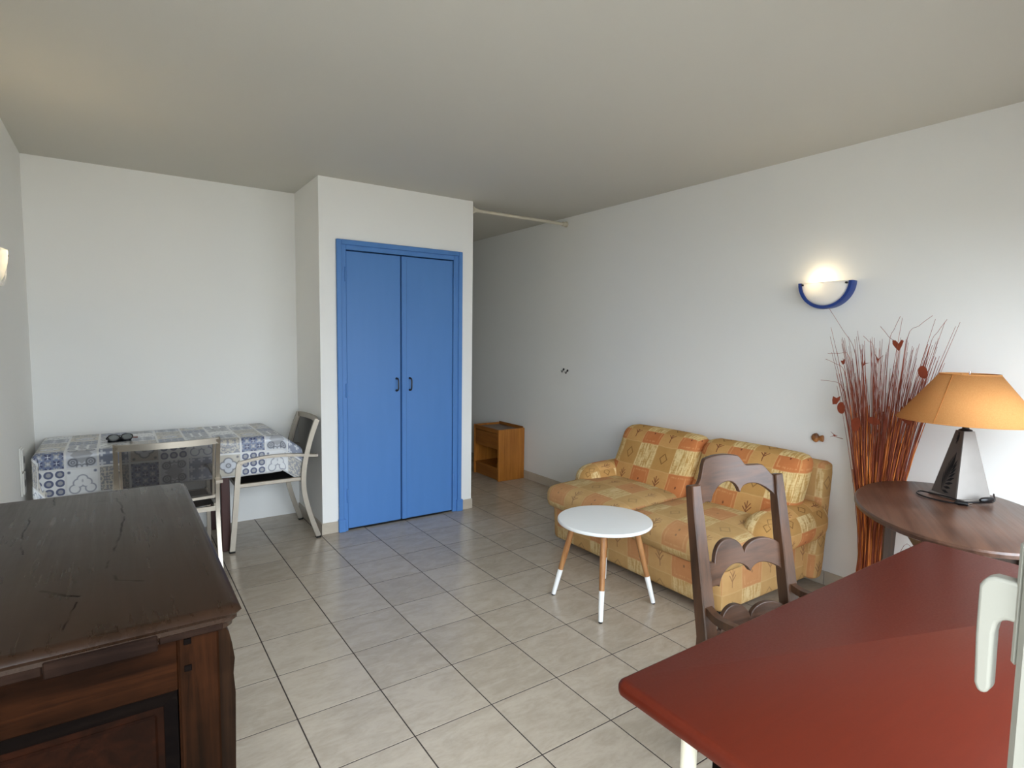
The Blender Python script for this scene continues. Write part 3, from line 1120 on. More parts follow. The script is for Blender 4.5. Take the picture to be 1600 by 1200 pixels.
# ================================================================== DINING TABLE with oilcloth
TX0, TX1, TY0, TY1, TZ = -.925, .40, .325, .965, .768
dt = thing('dining_table', 'dark legged dining table hidden under the patterned cloth by the back wall', 'table', ((TX0 + TX1) / 2, (TY0 + TY1) / 2, 0))
ox, oy = (TX0 + TX1) / 2, (TY0 + TY1) / 2
MB().box(TX0 - ox, TX1 - ox, TY0 - oy, TY1 - oy, TZ - .03, TZ - .002, .006).build('tabletop', M['tableleg'], dt, smooth=0)
MB().box(TX0 - ox + .05, TX1 - ox - .3, TY0 - oy + .05, TY1 - oy - .05, TZ - .1, TZ - .03).build('apron', M['tableleg'], dt, smooth=0)
for lx in (TX0 + .06, .045):
    for ly in (TY0 + .05, TY1 - .06):
        MB().box(lx - ox - .027, lx - ox + .027, ly - oy - .027, ly - oy + .027, 0, TZ - .03, .004).build('leg', M['tableleg'], dt, smooth=0)

def cloth():
    NS, NTt = 96, 46
    hl, hr, hf = .235, .30, .255
    Lx, Ly = TX1 - TX0, TY1 - TY0
    vs, uvp = [], []
    rim = .012
    for i in range(NS + 1):
        s = -hl + (Lx + hl + hr) * i / NS
        for j in range(NTt + 1):
            t = -hf + (Ly + hf) * j / NTt
            cx_, cy_ = min(max(s, 0), Lx), max(t, 0)
            dx, dy = s - cx_, t - cy_
            x, y, z = TX0 + cx_, TY0 + cy_, TZ
            ax_, ay_ = abs(dx), abs(dy)
            if ax_ > 0 or ay_ > 0:
                if dx > 0:      # right end: pushed outwards by the chair
                    k = min(dx, .175)
                    x += k * .80
                    z -= k * .60
                    z -= max(0, dx - .175) * .97
                    x += max(0, dx - .175) * .12
                elif dx < 0:
                    x -= .016 * min(1, ax_ / .02)
                    z -= ax_
                if dy < 0:
                    rip = .010 * sin(s * 13.0) * min(1, ay_ / .12) + .006 * sin(s * 31 + 1)* min(1, ay_ / .2)
                    y -= .012 * min(1, ay_ / .02) + rip * .8 + (.02 if False else 0)
                    if ax_ == 0:
                        z -= ay_
                    else:
                        z -= ay_ * (.96 if dx > 0 else .35)
                        if dx < 0:
                            y -= ax_ * .12
                            x += ay_ * .25
                        else:
                            y += dx * .06
            # soft edge
            vs.append((x, y, z))
            uvp.append((s, t))
    fs, uv = [], []
    for i in range(NS):
        for j in range(NTt):
            q = (i * (NTt + 1) + j, (i + 1) * (NTt + 1) + j, (i + 1) * (NTt + 1) + j + 1, i * (NTt + 1) + j + 1)
            fs.append(q)
            uv.append([uvp[a] for a in q])
    m = MB().add(vs, fs, uv)
    o = m.build('tablecloth', M['cloth'], smooth=60)
    sd = o.modifiers.new('thick', 'SOLIDIFY'); sd.thickness = .0016; sd.offset = 1
    return o
cl = cloth()
tag(cl, 'glossy blue and grey tile-print oilcloth draped over the dining table', 'tablecloth')

# folded sunglasses on the cloth
sg = thing('sunglasses', 'folded black sunglasses lying on the patterned tablecloth', 'sunglasses', (-.52, .555, TZ + .004), math.radians(12))
sg.rotation_euler = (math.radians(-38), 0, math.radians(12))
for sx in (-1, 1):
    lens_pts = [(.031 * cos(2 * PI * k / 18) * 1.0 + sx * .036, .021 * sin(2 * PI * k / 18)) for k in range(18)]
    MB().tube([(p[0], -.012, .026 + p[1]) for p in lens_pts] + [(lens_pts[0][0], -.012, .026 + lens_pts[0][1])], .004, 6).build('lens_rim', M['black_plastic'], sg)
    MB().prism(lens_pts, lambda a, b: (a, -.013, .026 + b), (0, .002, 0)).build('lens', M['lens'], sg)
    ob = MB().tube(curve_pts([(sx * .068, -.010, .034), (sx * .066, .02, .036), (sx * .0, .034 + sx * .006, .038), (-sx * .05, .036 + sx * .006, .038)], 5), .0035, 6).build('temple', M['black_plastic'], sg)
MB().tube([(-.012, -.012, .034), (0, -.014, .037), (.012, -.012, .034)], .0035, 6).build('bridge', M['black_plastic'], sg)
MB().tube([(.052, .02, .036), (.085, .028, .037), (.104, .03, .037)], .004, 6).build('temple_tip', M['temple'], sg)['label'] = 'red-brown temple tip'
MB().rbox((.0, .012, .024), (.13, .05, .020), .009, 6, uvs=False).build('folded_bridge_case', M['black_plastic'], sg)

# ================================================================== METAL CHAIRS
def metal_chair(label):
    t = thing('armchair', label, 'chair', (0, 0, 0), 0, 'aluminium mesh chairs at the dining table')
    w = .245
    for sx in (-1, 1):
        X0 = sx * w
        front = curve_pts([(X0, .285, .012), (X0, .262, .25), (X0, .245, .45), (X0, .232, .585), (X0, .215, .612)], 5)
        top = curve_pts([(X0, .225, .604), (X0, .20, .614), (X0, .06, .632), (X0, -.10, .628), (X0, -.235, .612), (X0, -.285, .608)], 5)
        rear = curve_pts([(X0, -.285, .012), (X0, -.235, .16), (X0, -.198, .30), (X0, -.185, .42), (X0, -.195, .55), (X0, -.235, .72), (X0, -.285, .865)], 5)
        MB().bar(front, (1, 0, 0), .011, .0165).build('front_leg', M['alu'], t, smooth=40)
        MB().bar(top, (1, 0, 0), .019, .009).build('armrest', M['alu'], t, smooth=40)
        MB().bar(rear, (1, 0, 0), .011, .0165).build('rear_leg', M['alu'], t, smooth=40)
        MB().box(X0 - sx * .011 - .009, X0 - sx * .011 + .009, -.19, .248, .434, .462, .003).build('seat_rail', M['alu'], t, smooth=0)
        for y in (.285, -.285):
            MB().box(X0 - .013, X0 + .013, y - .018, y + .018, 0, .014, .003).build('foot_cap', M['rubber'], t, smooth=0)
    def cross(pts, hw, ht, nm, side=(0, 0, 1)):
        MB().bar(pts, side, hw, ht).build(nm, M['alu'], t, smooth=40)
    bow = lambda z, d, y0: [(x * w, y0 - d * (1 - (x) ** 2), z) for x in [k / 8 - 1 for k in range(17)]]
    cross(bow(.852, .035, -.283), .017, .010, 'top_rail')
    cross([(-w, .236, .44), (w, .236, .44)], .014, .009, 'front_rail')
    cross([(-w, -.185, .43), (w, -.185, .43)], .014, .009, 'rear_rail')
    cross(bow(.508, .018, -.19), .012, .007, 'lower_back_rail')
    for sx in (-1, 1):
        MB().bar([(sx * (w - .022), -.197, .515), (sx * (w - .022), -.240, .70), (sx * (w - .022), -.285, .838)], (1, 0, 0), .006, .006).build('back_side_bar', M['alu'], t, smooth=0)
    vs, fs = [], []
    for i in range(13):
        x = -1 + i / 6
        for j in range(9):
            z = .512 + (.840 - .512) * j / 8
            q = j / 8
            y = -.192 - .010 - .085 * q ** 1.3 - (.016 + .018 * q) * (1 - x * x)
            vs.append((x * (w - .026), y, z))
    for i in range(12):
        for j in range(8):
            fs.append((i * 9 + j, (i + 1) * 9 + j, (i + 1) * 9 + j + 1, i * 9 + j + 1))
    b = MB().add(vs, fs).build('back_sling', M['sling'], t, smooth=60)
    vs, fs = [], []
    for i in range(9):
        x = -1 + i / 4
        for j in range(9):
            y = -.175 + (.23 + .175) * j / 8
            vs.append((x * (w - .014), y, .456 - .012 * (1 - x * x)))
    for i in range(8):
        for j in range(8):
            fs.append((i * 9 + j, (i + 1) * 9 + j, (i + 1) * 9 + j + 1, i * 9 + j + 1))
    b = MB().add(vs, fs).build('seat_sling', M['slingseat'], t, smooth=60)
    b.modifiers.new('thick', 'SOLIDIFY').thickness = .003
    return t
mc = metal_chair('aluminium chair with a dark mesh back, turned away behind the old dresser')
mc.location = (-.302, .105, 0)
mc2 = dup(mc)
mc2['label'] = 'aluminium chair with a dark mesh back, side-on beside the closet corner'
mc2.location = (.355, .545, 0)
mc2.rotation_euler = (0, 0, PI / 2)

# ================================================================== LADDER-BACK CHAIR
lc = thing('wooden_armchair', 'dark walnut ladder-back chair with scalloped slats tucked behind the red desk', 'chair', (1.352, -2.592, 0), math.radians(-7.4))
hw = .2145
def rec(z):          # rearward lean of the back posts, local y at height z
    return -.0 + (z - .95) * (.085 / .47) if z > .44 else -.0925 + (.44 - z) * .10
for sx in (-1, 1):
    zs = [0, .15, .30, .44, .55, .70, .85, .955]
    path = [(sx * hw, rec(z), z) for z in zs]
    MB().bar(path, (1, 0, 0), [.022, .023, .025, .028, .0275, .0255, .0235, .021], [.020, .021, .023, .0255, .025, .023, .0205, .018]).build('back_post', M['chairpost'], lc, smooth=30).modifiers.new('bevel', 'BEVEL').width = .004
def slat(zc, tops, bots, thick=.018):
    """scalloped slat; tops and bots give the edge height over the width parameter 0..1"""
    n = 56
    vs, fs = [], []
    for i in range(n + 1):
        q = i / n
        x = -hw + .012 + (2 * hw - .024) * q
        zt, zb = zc + tops(q), zc + bots(q)
        bow = .030 * (1 - (2 * q - 1) ** 2)
        for (z, o) in ((zb, 0), (zb, thick), (zt, thick), (zt, 0)):
            vs.append((x, rec(z) + bow * 1.0 + o - thick / 2, z))
    for i in range(n):
        for k in range(4):
            fs.append((i * 4 + k, i * 4 + (k + 1) % 4, i * 4 + 4 + (k + 1) % 4, i * 4 + 4 + k))
    fs += [(0, 1, 2, 3), tuple(n * 4 + k for k in range(4))]
    o = MB().add(vs, fs).build('slat', M['chairwood'], lc, smooth=40)
    b = o.modifiers.new('bevel', 'BEVEL'); b.width = .003; b.segments = 2; b.limit_method = 'ANGLE'
    return o
def sstep(a, b, x):
    t = max(0, min(1, (x - a) / (b - a)))
    return t * t * (3 - 2 * t)
def top1(q):
    hump = sstep(.06, .17, q) * (1 - sstep(.60, .70, q))
    return .004 + .046 * sstep(0, .16, q) * (1 - sstep(.86, 1, q)) + .032 * hump + .014 * sin(PI * min(1, max(0, (q - .08) / .6))) - .006 * q
def arcs(q, cusps, depth):
    for a, b, d in zip(cusps, cusps[1:], depth):
        if a <= q <= b:
            t = (q - a) / (b - a)
            return d * math.sqrt(max(0, 1 - (2 * t - 1) ** 2))
    return 0
def bot1(q):
    return -.088 + .022 * (1 - abs(2 * q - 1)) + arcs(q, (0, .19, .59, 1.0), (.022, .052, .046)) + .012 * sstep(.1, .5, q) * (1 - sstep(.6, 1, q)) - .01 * sstep(.8, 1, q)
slat(.95, top1, bot1)
def top2(q):
    return -.01 + arcs(q, (0, .16, .57, 1.0), (.020, .068, .050)) * 1.0 + .012 * sstep(.1, .25, q)
def bot2(q):
    return -.092 + arcs(q, (0, .20, .62, 1.0), (.018, .050, .040)) + .02 * sstep(.1, .5, q) * (1 - sstep(.7, 1, q))
slat(.672, top2, bot2)
slat(.440, lambda q: top2(q) * 1.0, lambda q: bot2(q))
# seat frame and rush seat (seat looks towards the desk, local -y)
for sx in (-1, 1):
    ar = curve_pts([(sx * hw, rec(.545) - .008, .545), (sx * (hw + .010), -.15, .528), (sx * (hw + .028), -.26, .545), (sx * (hw + .035), -.37, .560)], 5)
    MB().bar(ar, (0, 0, 1), .013, .014).build('armrest', M['chairpost'], lc, smooth=40)
    MB().bar([(sx * (hw + .025), -.43, 0), (sx * (hw + .025), -.42, .3), (sx * (hw + .028), -.35, .55)], (1, 0, 0), .019, .019).build('front_leg', M['chairpost'], lc, smooth=30)
    MB().box(sx * (hw + .004) - .014, sx * (hw + .004) + .014, -.42, -.10, .355, .395, .005).build('side_rail', M['chairpost'], lc, smooth=0)
    MB().box(sx * (hw + .004) - .011, sx * (hw + .004) + .011, -.42, -.07, .16, .185, .005).build('stretcher', M['chairpost'], lc, smooth=0)
MB().box(-hw - .02, hw + .02, -.44, -.41, .355, .395, .005).build('front_rail', M['chairpost'], lc, smooth=0)
MB().rbox((0, -.27, .395), (2 * hw + .01, .32, .04), .018, 8, (0, 0, .008), uvs=False).build('seat', M['rush'], lc, smooth=80)

# ================================================================== OVAL TABLE
ot = thing('oval_table', 'oval dark walnut drop-leaf table by the right wall carrying the lamp', 'table', (2.32, -2.95, 0), math.radians(30.1))
A_, B_, OZ = .528, .342, .775
n = 72
vs, fs = [], []
prof = [(-.012, OZ - .026), (0, OZ - .020), (0, OZ - .008), (-.006, OZ - .001), (-.014, OZ)]
for (d, z) in prof:
    for k in range(n):
        an = 2 * PI * k / n
        vs.append(((A_ + d) * cos(an), (B_ + d) * sin(an), z))
for i in range(len(prof) - 1):
    for k in range(n):
        fs.append((i * n + k, i * n + (k + 1) % n, (i + 1) * n + (k + 1) % n, (i + 1) * n + k))
fs += [tuple(range(n)), tuple((len(prof) - 1) * n + k for k in range(n))]
MB().add(vs, fs).build('tabletop', M['ovalwood'], ot, smooth=30)
for sx in (-1, 1):
    MB().box(sx * .36 - .011, sx * .36 + .011, -.13, .13, .66, OZ - .026).build('apron', M['ovalleg'], ot, smooth=0)
    for sy in (-1, 1):
        lx, ly = sx * .375, sy * .145
        MB().bar([(lx + sx * .030, ly + sy * .012, 0), (lx + sx * .012, ly + sy * .005, .35), (lx, ly, OZ - .026)], (0, 1, 0), [.017, .021, .026], [.017, .021, .027]).build('leg', M['ovalleg'], ot, smooth=20)
for sy in (-1, 1):
    MB().box(-.36, .36, sy * .145 - .011, sy * .145 + .011, .66, OZ - .026).build('apron', M['ovalleg'], ot, smooth=0)
# hanging half-round leaf on the near side
poly = [(.36 * cos(PI + PI * k / 24), .30 * sin(PI + PI * k / 24)) for k in range(25)]
lf = MB().prism(poly, lambda a, b: (a - .03, -.205, OZ - .030 + b), (0, .018, 0)).build('drop_leaf', M['ovalleg'], ot, smooth=20)
for x in (-.22, .16):
    MB().box(x - .014, x + .014, -.209, -.204, OZ - .085, OZ - .032, .002).build('hinge', M['black_metal'], lf, smooth=0)

# ================================================================== TABLE LAMP
LCX, LCY, LCZ = 2.59, -2.90, OZ
tl = thing('table_lamp', 'table lamp with an apricot cone shade and a dark and silver pyramid base', 'lamp', (LCX, LCY, LCZ))
fw = Vector((-.956, -.293, 0))
rg = Vector((.293, -.956, 0))
rot = math.radians(-7)
def corner(k, hd):
    an = rot + k * PI / 2
    return fw * (cos(an) * hd) + rg * (sin(an) * hd)
ZB, ZT = .012, .303
HB, HT = .106, .033
cb = [corner(k, HB) + Vector((0, 0, ZB)) for k in range(4)]
ctp = [corner(k, HT) + Vector((0, 0, ZT)) for k in range(4)]
# corner 0 faces the viewer; face 0-1 is the right one, face 3-0 the left one
core = MB().add([tuple(p) for p in cb + ctp], [(0, 1, 5, 4), (1, 2, 6, 5), (2, 3, 7, 6), (3, 0, 4, 7), (0, 1, 2, 3), (4, 5, 6, 7)]).build('pyramid_base', M['pewter'], tl, smooth=0)
nl = (cb[0] - cb[3]).cross(ctp[3] - cb[3]).normalized()
if nl.dot(cb[0] + cb[3]) < 0:
    nl = -nl
def on_left(a, b):
    """a: 0..1 from the far corner to the near edge, b: 0..1 up the face"""
    return vlerp(vlerp(cb[3], cb[0], a), vlerp(ctp[3], ctp[0], a), b)
pl = [on_left(a, b) + nl * .0006 for a, b in ((.0, .0), (.97, 0), (.97, 1), (0, 1))]
bk = [p + nl * .0012 for p in pl]
MB().add(pl + bk, [(0, 1, 2, 3), (4, 5, 6, 7), (0, 1, 5, 4), (1, 2, 6, 5), (2, 3, 7, 6), (3, 0, 4, 7)]).build('bronze_face', M['bronze'], core, smooth=0)
def frond(base, tip, leaves, length_, flip=False):
    m = MB()
    b0, t0 = Vector((base[0], base[1])), Vector((tip[0], tip[1]))
    ax = (t0 - b0)
    for k in range(leaves):
        q = .08 + .92 * k / (leaves - 1)
        o = b0 + ax * q
        for s_ in (-1, 1):
            ln = length_ * (1 - .45 * abs(q - .4))
            an = math.atan2(ax.y, ax.x) + s_ * math.radians(62 - 40 * q)
            d = Vector((cos(an), sin(an)))
            pn = Vector((-d.y, d.x))
            pts = [o, o + d * ln * .5 + pn * .022, o + d * ln, o + d * ln * .5 - pn * .022]
            pts = [(min(.95, max(.02, p.x)), min(.98, max(.01, p.y))) for p in pts]
            b3 = [on_left(*p) + nl * .0022 for p in pts]
            m.add(b3 + [p + nl * .0007 for p in b3], [(0, 1, 2, 3), (4, 5, 6, 7), (0, 1, 5, 4), (1, 2, 6, 5), (2, 3, 7, 6), (3, 0, 4, 7)])
    return m
frond((.35, .03), (.62, .42), 8, .36).build('palm_frond', M['palm'], core, smooth=0)['label'] = 'black palm frond motif'
frond((.6, .985), (.5, .9), 4, .16).build('palm_frond', M['palm'], core, smooth=0)
MB().box(-.085, .085, -.085, .085, 0, ZB, .003, Matrix.Rotation(math.atan2(fw.y, fw.x) + PI / 4 - rot, 4, 'Z')).build('foot', M['pewter'], tl, smooth=0)
MB().lathe([(.024, ZT), (.026, ZT + .004), (.014, ZT + .009), (.012, ZT + .016), (.012, ZT + .05)], 16).build('neck', M['black_metal'], tl)
MB().lathe([(.014, ZT + .05), (.017, ZT + .055), (.017, ZT + .11), (.012, ZT + .115)], 14).build('bulb_socket', M['black_plastic'], tl)
SZ0, SZ1, SR0, SR1 = .350, .556, .262, .109
shd = MB().lathe([(SR0, SZ0), (SR1, SZ1)], 64, close=False).build('lamp_shade', M['lampshade'], tl, smooth=60)
shd.modifiers.new('thick', 'SOLIDIFY').thickness = .002
MB().tube([(SR1 * cos(2 * PI * k / 40), SR1 * sin(2 * PI * k / 40), SZ1) for k in range(41)], .0022, 6, False).build('shade_rim', M['lampshade'], shd)
MB().tube([(SR0 * cos(2 * PI * k / 48), SR0 * sin(2 * PI * k / 48), SZ0) for k in range(49)], .0022, 6, False).build('shade_rim', M['lampshade'], shd)
sa = math.atan2(fw.y, fw.x) - math.radians(25)
MB().tube([((SR0 + .001) * cos(sa), (SR0 + .001) * sin(sa), SZ0), ((SR1 + .001) * cos(sa - .12), (SR1 + .001) * sin(sa - .12), SZ1)], .0014, 5).build('shade_seam', M['seam'], shd)
for k in range(3):
    an = 2 * PI * k / 3 + .6
    MB().tube([(.012 * cos(an), .012 * sin(an), SZ1 - .02), (SR1 * cos(an), SR1 * sin(an), SZ1 - .004)], .002, 6).build('shade_spider', M['chrome'], shd)
MB().tube([(0, 0, ZT + .12), (0, 0, SZ1 + .012)], .004, 8).build('shade_stem', M['chrome'], tl)
# flex wound round the base, with inline switch and plug
cbase = lambda q, r, z: tuple(fw * (r * cos(q)) + rg * (r * sin(q)) + Vector((0, 0, z)))
cpath = [cbase(1.75, .116, .03), cbase(1.2, .122, .012), cbase(.6, .118, .010), cbase(.1, .138, .012), cbase(-.4, .128, .02), cbase(-.9, .125, .016),
         cbase(-1.35, .150, .010), cbase(-1.15, .172, .006), cbase(-.8, .172, .005), cbase(-.35, .168, .005), cbase(-.05, .162, .006)]
MB().tube(curve_pts(cpath, 5), .0033, 7).build('power_cord', M['black_plastic'], tl)
sw0, sw1 = Vector(cbase(.55, .127, .022)), Vector(cbase(1.05, .128, .026))
MB().tube([sw0, vlerp(sw0, sw1, .15), vlerp(sw0, sw1, .85), sw1], [.006, .011, .011, .006], 10).build('cord_switch', M['black_plastic'], tl)
p0, p1 = Vector(cbase(-.12, .165, .010)), Vector(cbase(.16, .168, .010))
pg = MB().tube([p0, vlerp(p0, p1, .3), p1], [.006, .010, .0095], 10).build('plug', M['black_plastic'], tl)
dp = (p1 - p0).normalized()
for k in (-1, 1):
    MB().tube([p1 + Vector((0, 0, k * .004)), p1 + dp * .014 + Vector((0, 0, k * .004))], .0018, 6).build('plug_pin', M['chrome'], pg)

# ================================================================== DRIED STEMS
random.seed(11)
BX, BY = 2.80, -2.475
ds = thing('dried_stem_bundle', 'tall bundle of russet dried grass stems standing between sofa and oval table', 'dried plant', (BX, BY, 0))
def fan(a, z):
    """spread of a stem with radial parameter a = (ax, ay) in the unit disc"""
    if z < .3:
        r = .085 - .02 * (z / .3)
    else:
        q = (z - .3) / 1.2
        r = .065 + .055 * q + .15 * q * q
    return r
def stem(m, ax, ay, zt, r0, r1, jit, sides=3, seg_=6):
    path, rs = [], []
    ph = random.uniform(0, 6.28)
    for i in range(seg_ + 1):
        z = zt * i / seg_
        r = fan(None, z)
        k = (i / seg_) ** 2
        x = ax * min(r * .9, .105) + jit * k * cos(ph) * .35
        y = ay * r * 1.12 + jit * k * sin(ph)
        x = max(-.20, min(.135, x))
        path.append((x, y, z))
        rs.append(r0 * (1 - i / seg_) + r1 * i / seg_)
    m.tube(path, rs, sides, False)
    return path
def disc():
    while True:
        a, b = random.uniform(-1, 1), random.uniform(-1, 1)
        if a * a + b * b <= 1:
            return a, b
m = MB()
for k in range(230):
    a, b = disc()
    stem(m, a, b, random.uniform(.62, 1.14), .0054, .0020, .02, 4)
o = m.build('orange_stems', M['stem_low'], ds, smooth=60); o['kind'] = 'stuff'
m = MB()
for k in range(230):
    a, b = disc()
    b = math.copysign(abs(b) ** .8, b)
    zt = random.uniform(1.18, 1.50)
    if random.random() < .12:
        zt += .1
    stem(m, a, b, zt, .0029, .0009, .035, 3, 8)
for (y1, z1, y2, z2) in ((.19, 1.30, .29, 1.37), (.20, 1.22, .31, 1.25), (.17, 1.38, .28, 1.40), (-.02, 1.45, -.07, 1.60), (-.10, 1.48, -.21, 1.60), (-.2, 1.44, -.27, 1.58), (.14, 1.4, .285, 1.65), (-.06, 1.42, .02, 1.55), (.05, 1.42, .10, 1.5)):
    m.tube(curve_pts([(0, y1 * .35, .7), (-.02, y1 * .75, 1.05), (-.03, y1, z1), (-.04, (y1 + y2) / 2, (z1 + z2) / 2 + .012), (-.045, y2, z2)], 4), [.0018] * 9 + [.0011] * 8, 3, False)
# a few stray hairs low down and beside the bundle
for (pts) in (((-.05, -.06, .1), (-.06, -.12, .30), (-.05, -.16, .36), (-.04, -.20, .37)), ((-.02, -.08, .2), (0, -.14, .42), (.02, -.18, .40)), ((-.04, -.05, .35), (-.03, -.11, .7), (.0, -.2, 1.12), (.02, -.25, 1.3))):
    m.tube(curve_pts(pts, 4), .0011, 3, False)
o = m.build('thin_stems', M['stem_thin'], ds, smooth=60); o['kind'] = 'stuff'
# dried leaves and pods, each on its own
def leaf_shape(kind, y, z, x, s, rz=0.0, tilt=0.0):
    m = MB()
    s *= .70
    if kind == 'oval':
        poly = [(s * .62 * cos(2 * PI * k / 16), s * sin(2 * PI * k / 16)) for k in range(16)]
    elif kind == 'heart':
        poly = [(0, -s), (s * .45, -s * .3), (s * .85, s * .55), (s * .55, s * .8), (s * .2, s * .45), (0, s * .2), (-s * .35, s * .75), (-s * .75, s * .8), (-s * .75, s * .2), (-s * .4, -s * .45)]
    elif kind == 'bird':
        poly = [(0, -s), (s * .2, -s * .2), (s * .9, s * .55), (s * .35, s * .1), (.0, -s * .1), (-s * .5, s * .75), (-s * .25, s * .0)]
    else:
        poly = [(-s * .3, -s), (s * .35, -s * .7), (s * .6, s * .3), (s * .5, s), (-s * .1, s * .35), (-s * .7, s * .5), (-s * .6, -s * .2)]
    c, sn = cos(tilt), sin(tilt)
    # the leaf plane faces the room: local a runs along -y, b up, curved a little
    m.prism(poly, lambda a, b: (-abs(a) * .35 + x, y - (a * c - b * sn), z + (a * sn + b * c)), (.0025, 0, 0))
    return m.build('dried_leaf', M['leaf'], ds, smooth=30)
for kind, y, z, s, tl_ in (('heart', -.09, 1.455, .045, .1), ('oval', -.205, 1.325, .046, .25), ('curl', .195, 1.150, .042, -.3), ('oval', .165, 1.110, .046, .1), ('bird', .0, 1.385, .042, 0),
                           ('oval', .085, 1.030, .055, -.1), ('oval', .0, 1.06, .045, 1.3), ('bird', .20, .955, .032, 1.6), ('curl', -.15, 1.10, .06, .5), ('curl', -.17, 1.17, .05, -.4), ('bird', .06, 1.36, .035, -.5), ('curl', .17, 1.36, .022, .2)):
    leaf_shape(kind, y, z, -.095, s, 0, tl_)
MB().tube([(-.05, .17, .935), (-.09, .20, .95)], .0014, 4).build('leaf_stalk', M['leaf'], ds)

# ================================================================== RED DESK
DLX, DLY = .413, -3.135
EX0, EX1, EY0, EY1, EZ = .290, 1.796, -3.60, -3.040, .775
dk = thing('red_desk', 'brick red desk with a rounded slab top and white tube legs below the window', 'desk', ((EX0 + EX1) / 2, (EY0 + EY1) / 2, 0))
dox, doy = (EX0 + EX1) / 2, (EY0 + EY1) / 2
hx, hy = (EX1 - EX0) / 2, (EY1 - EY0) / 2
out, cr = [], .022
for (sx, sy, a0) in ((1, 1, 0), (-1, 1, PI / 2), (-1, -1, PI), (1, -1, 3 * PI / 2)):
    for k in range(7):
        an = a0 + PI / 2 * k / 6
        out.append((sx * (hx - cr), sy * (hy - cr), cos(an), sin(an)))
vs, fs = [], []
prof = [(cr - .008, EZ - .028), (cr - .002, EZ - .026), (cr, EZ - .020), (cr, EZ - .010), (cr - .003, EZ - .004), (cr - .010, EZ)]
for (r, z) in prof:
    for (x, y, c, s_) in out:
        vs.append((x + r * c, y + r * s_, z))
n = len(out)
for i in range(len(prof) - 1):
    for k in range(n):
        fs.append((i * n + k, i * n + (k + 1) % n, (i + 1) * n + (k + 1) % n, (i + 1) * n + k))
fs += [tuple(range(n)), tuple((len(prof) - 1) * n + k for k in range(n))]
MB().add(vs, fs).build('desktop', M['desk'], dk, smooth=50)
for sx in (-1, 1):
    for ly in (DLY, -3.50):
        lx = DLX if sx < 0 else 1.70
        pth = curve_pts([(lx - dox, ly - doy, 0), (lx - dox, ly - doy, .3), (lx - dox, ly - doy, .62), (lx - dox - sx * .006, ly - doy, .685), (lx - dox - sx * .03, ly - doy, .73), (lx - dox - sx * .075, ly - doy, .741)], 5)
        MB().tube(pth, .0165, 14).build('leg', M['cream_metal'], dk)
    MB().tube([((DLX if sx < 0 else 1.70) - dox, DLY - doy, .56), ((DLX if sx < 0 else 1.70) - dox, -3.50 - doy, .56)], .010, 10).build('stretcher', M['cream_metal'], dk)
MB().box(.375 - dox, 1.66 - dox, -3.56 - doy, -3.215 - doy, .62, .747, .003).build('drawer_box', M['dresserdark'], dk, smooth=0)

# ================================================================== OLD DRESSER
dd = thing('dresser', 'old dark walnut dresser with a cracked moulded top by the left wall', 'dresser', (DX, DY, 0))
def D(x0, x1, y0, y1, z0, z1, b=.004):
    return MB().box(x0 - DX, x1 - DX, y0 - DY, y1 - DY, z0, z1, b)
# body: x from the wall to the front face, y from near side to far side
bx0, bx1, by0, by1 = XL + .012, -.378, -2.645, -1.60
TX_, TYN, TYF = -.343, -2.672, -1.573
def slab():
    m = MB()
    # moulded edge profile (offset outwards, height), three sides
    prof = [(-.012, .905), (-.010, .915), (-.004, .920), (-.004, .928), (.0, .931), (.004, .937), (.0, .944), (-.006, .9485), (-.014, .950)]
    vs, fs = [], []
    for (d, z) in prof:
        e = .012
        xs1, yn, yf = TX_ + d - DX, TYN - d - DY, TYF + d - DY
        vs += [(XL + .010 - DX, yn, z), (xs1 - e, yn, z), (xs1, yn + e, z), (xs1, yf - e, z), (xs1 - e, yf, z), (XL + .010 - DX, yf, z)]
    n = 6
    for i in range(len(prof) - 1):
        for k in range(n):
            fs.append((i * n + k, i * n + (k + 1) % n, (i + 1) * n + (k + 1) % n, (i + 1) * n + k))
    fs += [tuple(range(n)), tuple((len(prof) - 1) * n + k for k in range(n))]
    return m.add(vs, fs)
slab().build('moulded_top', M['dressertop'], dd, smooth=50)
# patched edging strips along the near edge
for x0, x1, yy, zz in ((XL + .012, -.640, -2.6665, .902), (-.638, -.478, -2.671, .897), (-.476, -.372, -2.664, .904)):
    D(x0, x1, yy, -2.645, zz, .926, .002).build('edge_strip', M['edgewood'], dd, smooth=0)
